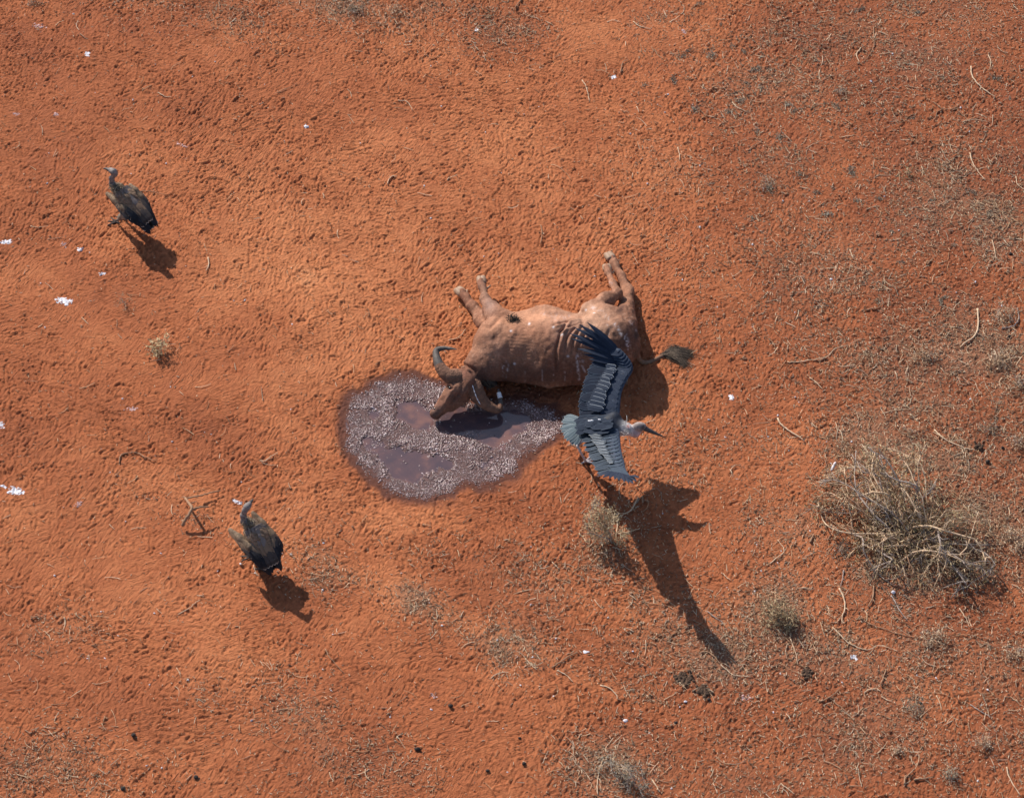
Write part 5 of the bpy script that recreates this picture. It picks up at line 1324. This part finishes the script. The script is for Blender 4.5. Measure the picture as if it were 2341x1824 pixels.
for a in ((146, 688, 20, 9, 15, "bright white splash on bare soil left of the small thin tuft", 130, 1), (36, 1123, 20, 10, 10, "largest bright white splash, near the left edge above the bottom third", 150, 1), (10, 1112, 9, 3, 25, "thin white streak trailing left of the largest splash", 30, .3),
          (3, 972, 7, 8, 0, "white splash cut by the left edge, above the largest one", 40, .8), (15, 553, 16, 5, 0, "white spattered splash at the left edge, level with the first vulture's shadow", 60, .4), (183, 570, 8, 4, -20, "small white splash under the first vulture's feet side", 26, .5),
          (145, 560, 10, 7, 0, "faint greyish splash left of the first vulture's shadow", 22, .2), (199, 124, 6, 9, 0, "white Y-shaped splash high in the upper left", 34, .7), (88, 61, 20, 6, 5, "faint lilac-white smear near the top left corner", 36, .2), (235, 625, 9, 4, -15, "small white splash just below the first vulture's shadow", 26, .5),
          (129, 262, 6, 5, 0, "pale greyish splash in the upper left, above the vulture", 20, .4), (700, 290, 6, 5, 30, "white comma-shaped splash in the upper middle left", 24, .8), (543, 1148, 11, 4, 20, "bluish-white splash just beside the vulture's beak with the loose wing", 44, .8), (180, 1152, 12, 8, 0, "faint pinkish smear left of the forked dry branch", 26, .2),
          (1403, 177, 6, 4, -30, "bright white splash on the upper middle, beside the hooked brown stick", 26, .9), (1672, 908, 8, 6, 50, "bright white splash right of the stork's bill", 34, 1), (1951, 1500, 9, 5, 25, "white feather-like splash in the lower right", 34, .9), (1563, 74, 9, 5, 10, "grey-white splash near the top, right of centre", 26, .5),
          (1340, 1490, 8, 3, -10, "pair of white flecks right of the round litter patch", 20, .8), (990, 1590, 9, 8, 0, "faint pink-white smear in the lower middle", 18, .2), (1705, 1595, 14, 9, 0, "faint pinkish smear right of the dung heaps", 26, .2), (1088, 70, 4, 5, 0, "small bright white chip near the top centre", 14, 1),
          (38, 262, 12, 4, 0, "faint lilac smear by the left edge, upper part", 20, .2), (420, 333, 18, 6, 10, "faint grey smear above and right of the first vulture", 26, .2), (300, 935, 20, 9, 0, "faint lilac smear in the middle left", 26, .15)):
    splash(*a)
fv, ff, fe, fu = feather(G(1900, 1079, .02), G(1910, 1063, .06), .035, [.3, -.4, 1], .06, 9, .003)
o = part("white_feather", fv, ff, M_pale, None, True, G(1900, 1079)); set_attr(o.data, 'edge', fe); tag(o, "small upright white feather at the upper left of the big dry shrub", "feather")
lump_obj("white_pebble", 2042, 1355, .026, M_pale, "round white pebble under the big dry shrub", "pebble")
lump_obj("white_pebble", 1900, 640, .020, M_pale, "oval white pebble on the middle right, above the wavy stick", "pebble")
lump_obj("white_pebble", 1567, 1605, .018, M_pale, "cream pebble just below the left dung heap", "pebble")
lump_obj("white_pebble", 1430, 1648, .022, M_pale, "round lilac-white pebble below the curved pale stick in the lower middle", "pebble")

SPK = "168,33 365,75 355,148 440,176 605,194 218,213 304,229 594,238 492,142 650,323 112,351 108,420 380,375 300,398 205,578 535,688 560,687 668,742 425,609 93,648 103,749 390,885 280,912 231,1026 252,1080 468,988 483,993 552,1102 287,1192 145,1160 394,1010 665,936 665,1268 550,1289 583,1310 498,1306 368,1265 125,1316 231,1398 353,1402 270,1453 240,1505 342,1565 430,1554 200,1505 145,1677 335,1750 370,1755 738,1530 757,1578 575,1647 645,1265 738,1349 740,1242 761,1450 893,1275 918,1310 982,1377 1010,1430 960,1500 1005,1529 1137,1463 1183,1501 1218,1502 1271,1460 1213,1383 1214,1250 1150,1665 1266,1592 1226,1632 893,1634 986,1622 892,1639 1190,1566 1160,1765 1035,1775 1275,1763 1484,1676 1447,1489 1463,1399 1390,1412 1554,1616 1535,1802 912,78 937,97 985,152 1244,71 1198,262 1232,245 1009,244 1110,303 824,328 985,500 970,426 1146,396 1100,485 1370,500 1434,511 1503,240 1527,217 1520,258 1583,240 1441,306 2040,125 1992,188 2005,260 1991,186 2196,247 2216,302 2187,320 1955,295 1745,432 2022,450 2055,527 2095,578 2155,623 1900,1060 1934,1075 1947,1010 1720,748 1817,715 1942,715 1818,908 1826,920 2218,913 2304,934 1658,1000 1756,999 1803,1030 1778,950 1924,1116 1927,1166 1898,1215 1890,1010 2126,1170 2289,1385 1852,1214 1730,1245 1700,1260 1786,1260 1778,1287 1740,1305 1650,1380 1725,1352 1662,1343 1784,1540 1768,1628 1925,1560 2096,1543 2258,1577 2244,1612 2015,1767 1655,1722 1718,1723 2235,1785 2140,1550 1410,1175 1515,1174 1565,1086 1685,1095 1620,960 1560,640 1400,585 1106,587 1140,580 1265,570 1360,632 1352,688 1300,690 1640,702 1710,640 2230,645 2186,669 2290,700 1850,460 1790,460 1640,480 1600,520 1720,560 1480,420 1600,380"
pm = []
for v in range(5):
    V, F = ball((0, 0, .004), .010, (rng.uniform(.8, 1.6), rng.uniform(.6, 1), rng.uniform(.4, .7)), 7, 5); V = [q * (1 + rng.normal(0, .14)) for q in V]; pm.append(new_mesh("white_speck", V, F, M_pale))
for i, s in enumerate(SPK.split()):
    px, py = map(float, s.split(',')); o = bpy.data.objects.new("white_speck", pm[i % 5]); o.location = G(px, py); k_ = rng.uniform(.5, 1.35); o.scale = (k_, k_, k_); o.rotation_euler = (0, 0, rng.uniform(0, 6.28))
    link(o); tag(o, "tiny white fleck of dropping or stone on the red soil, one of many alike", "white fleck", "tiny white flecks on the soil")
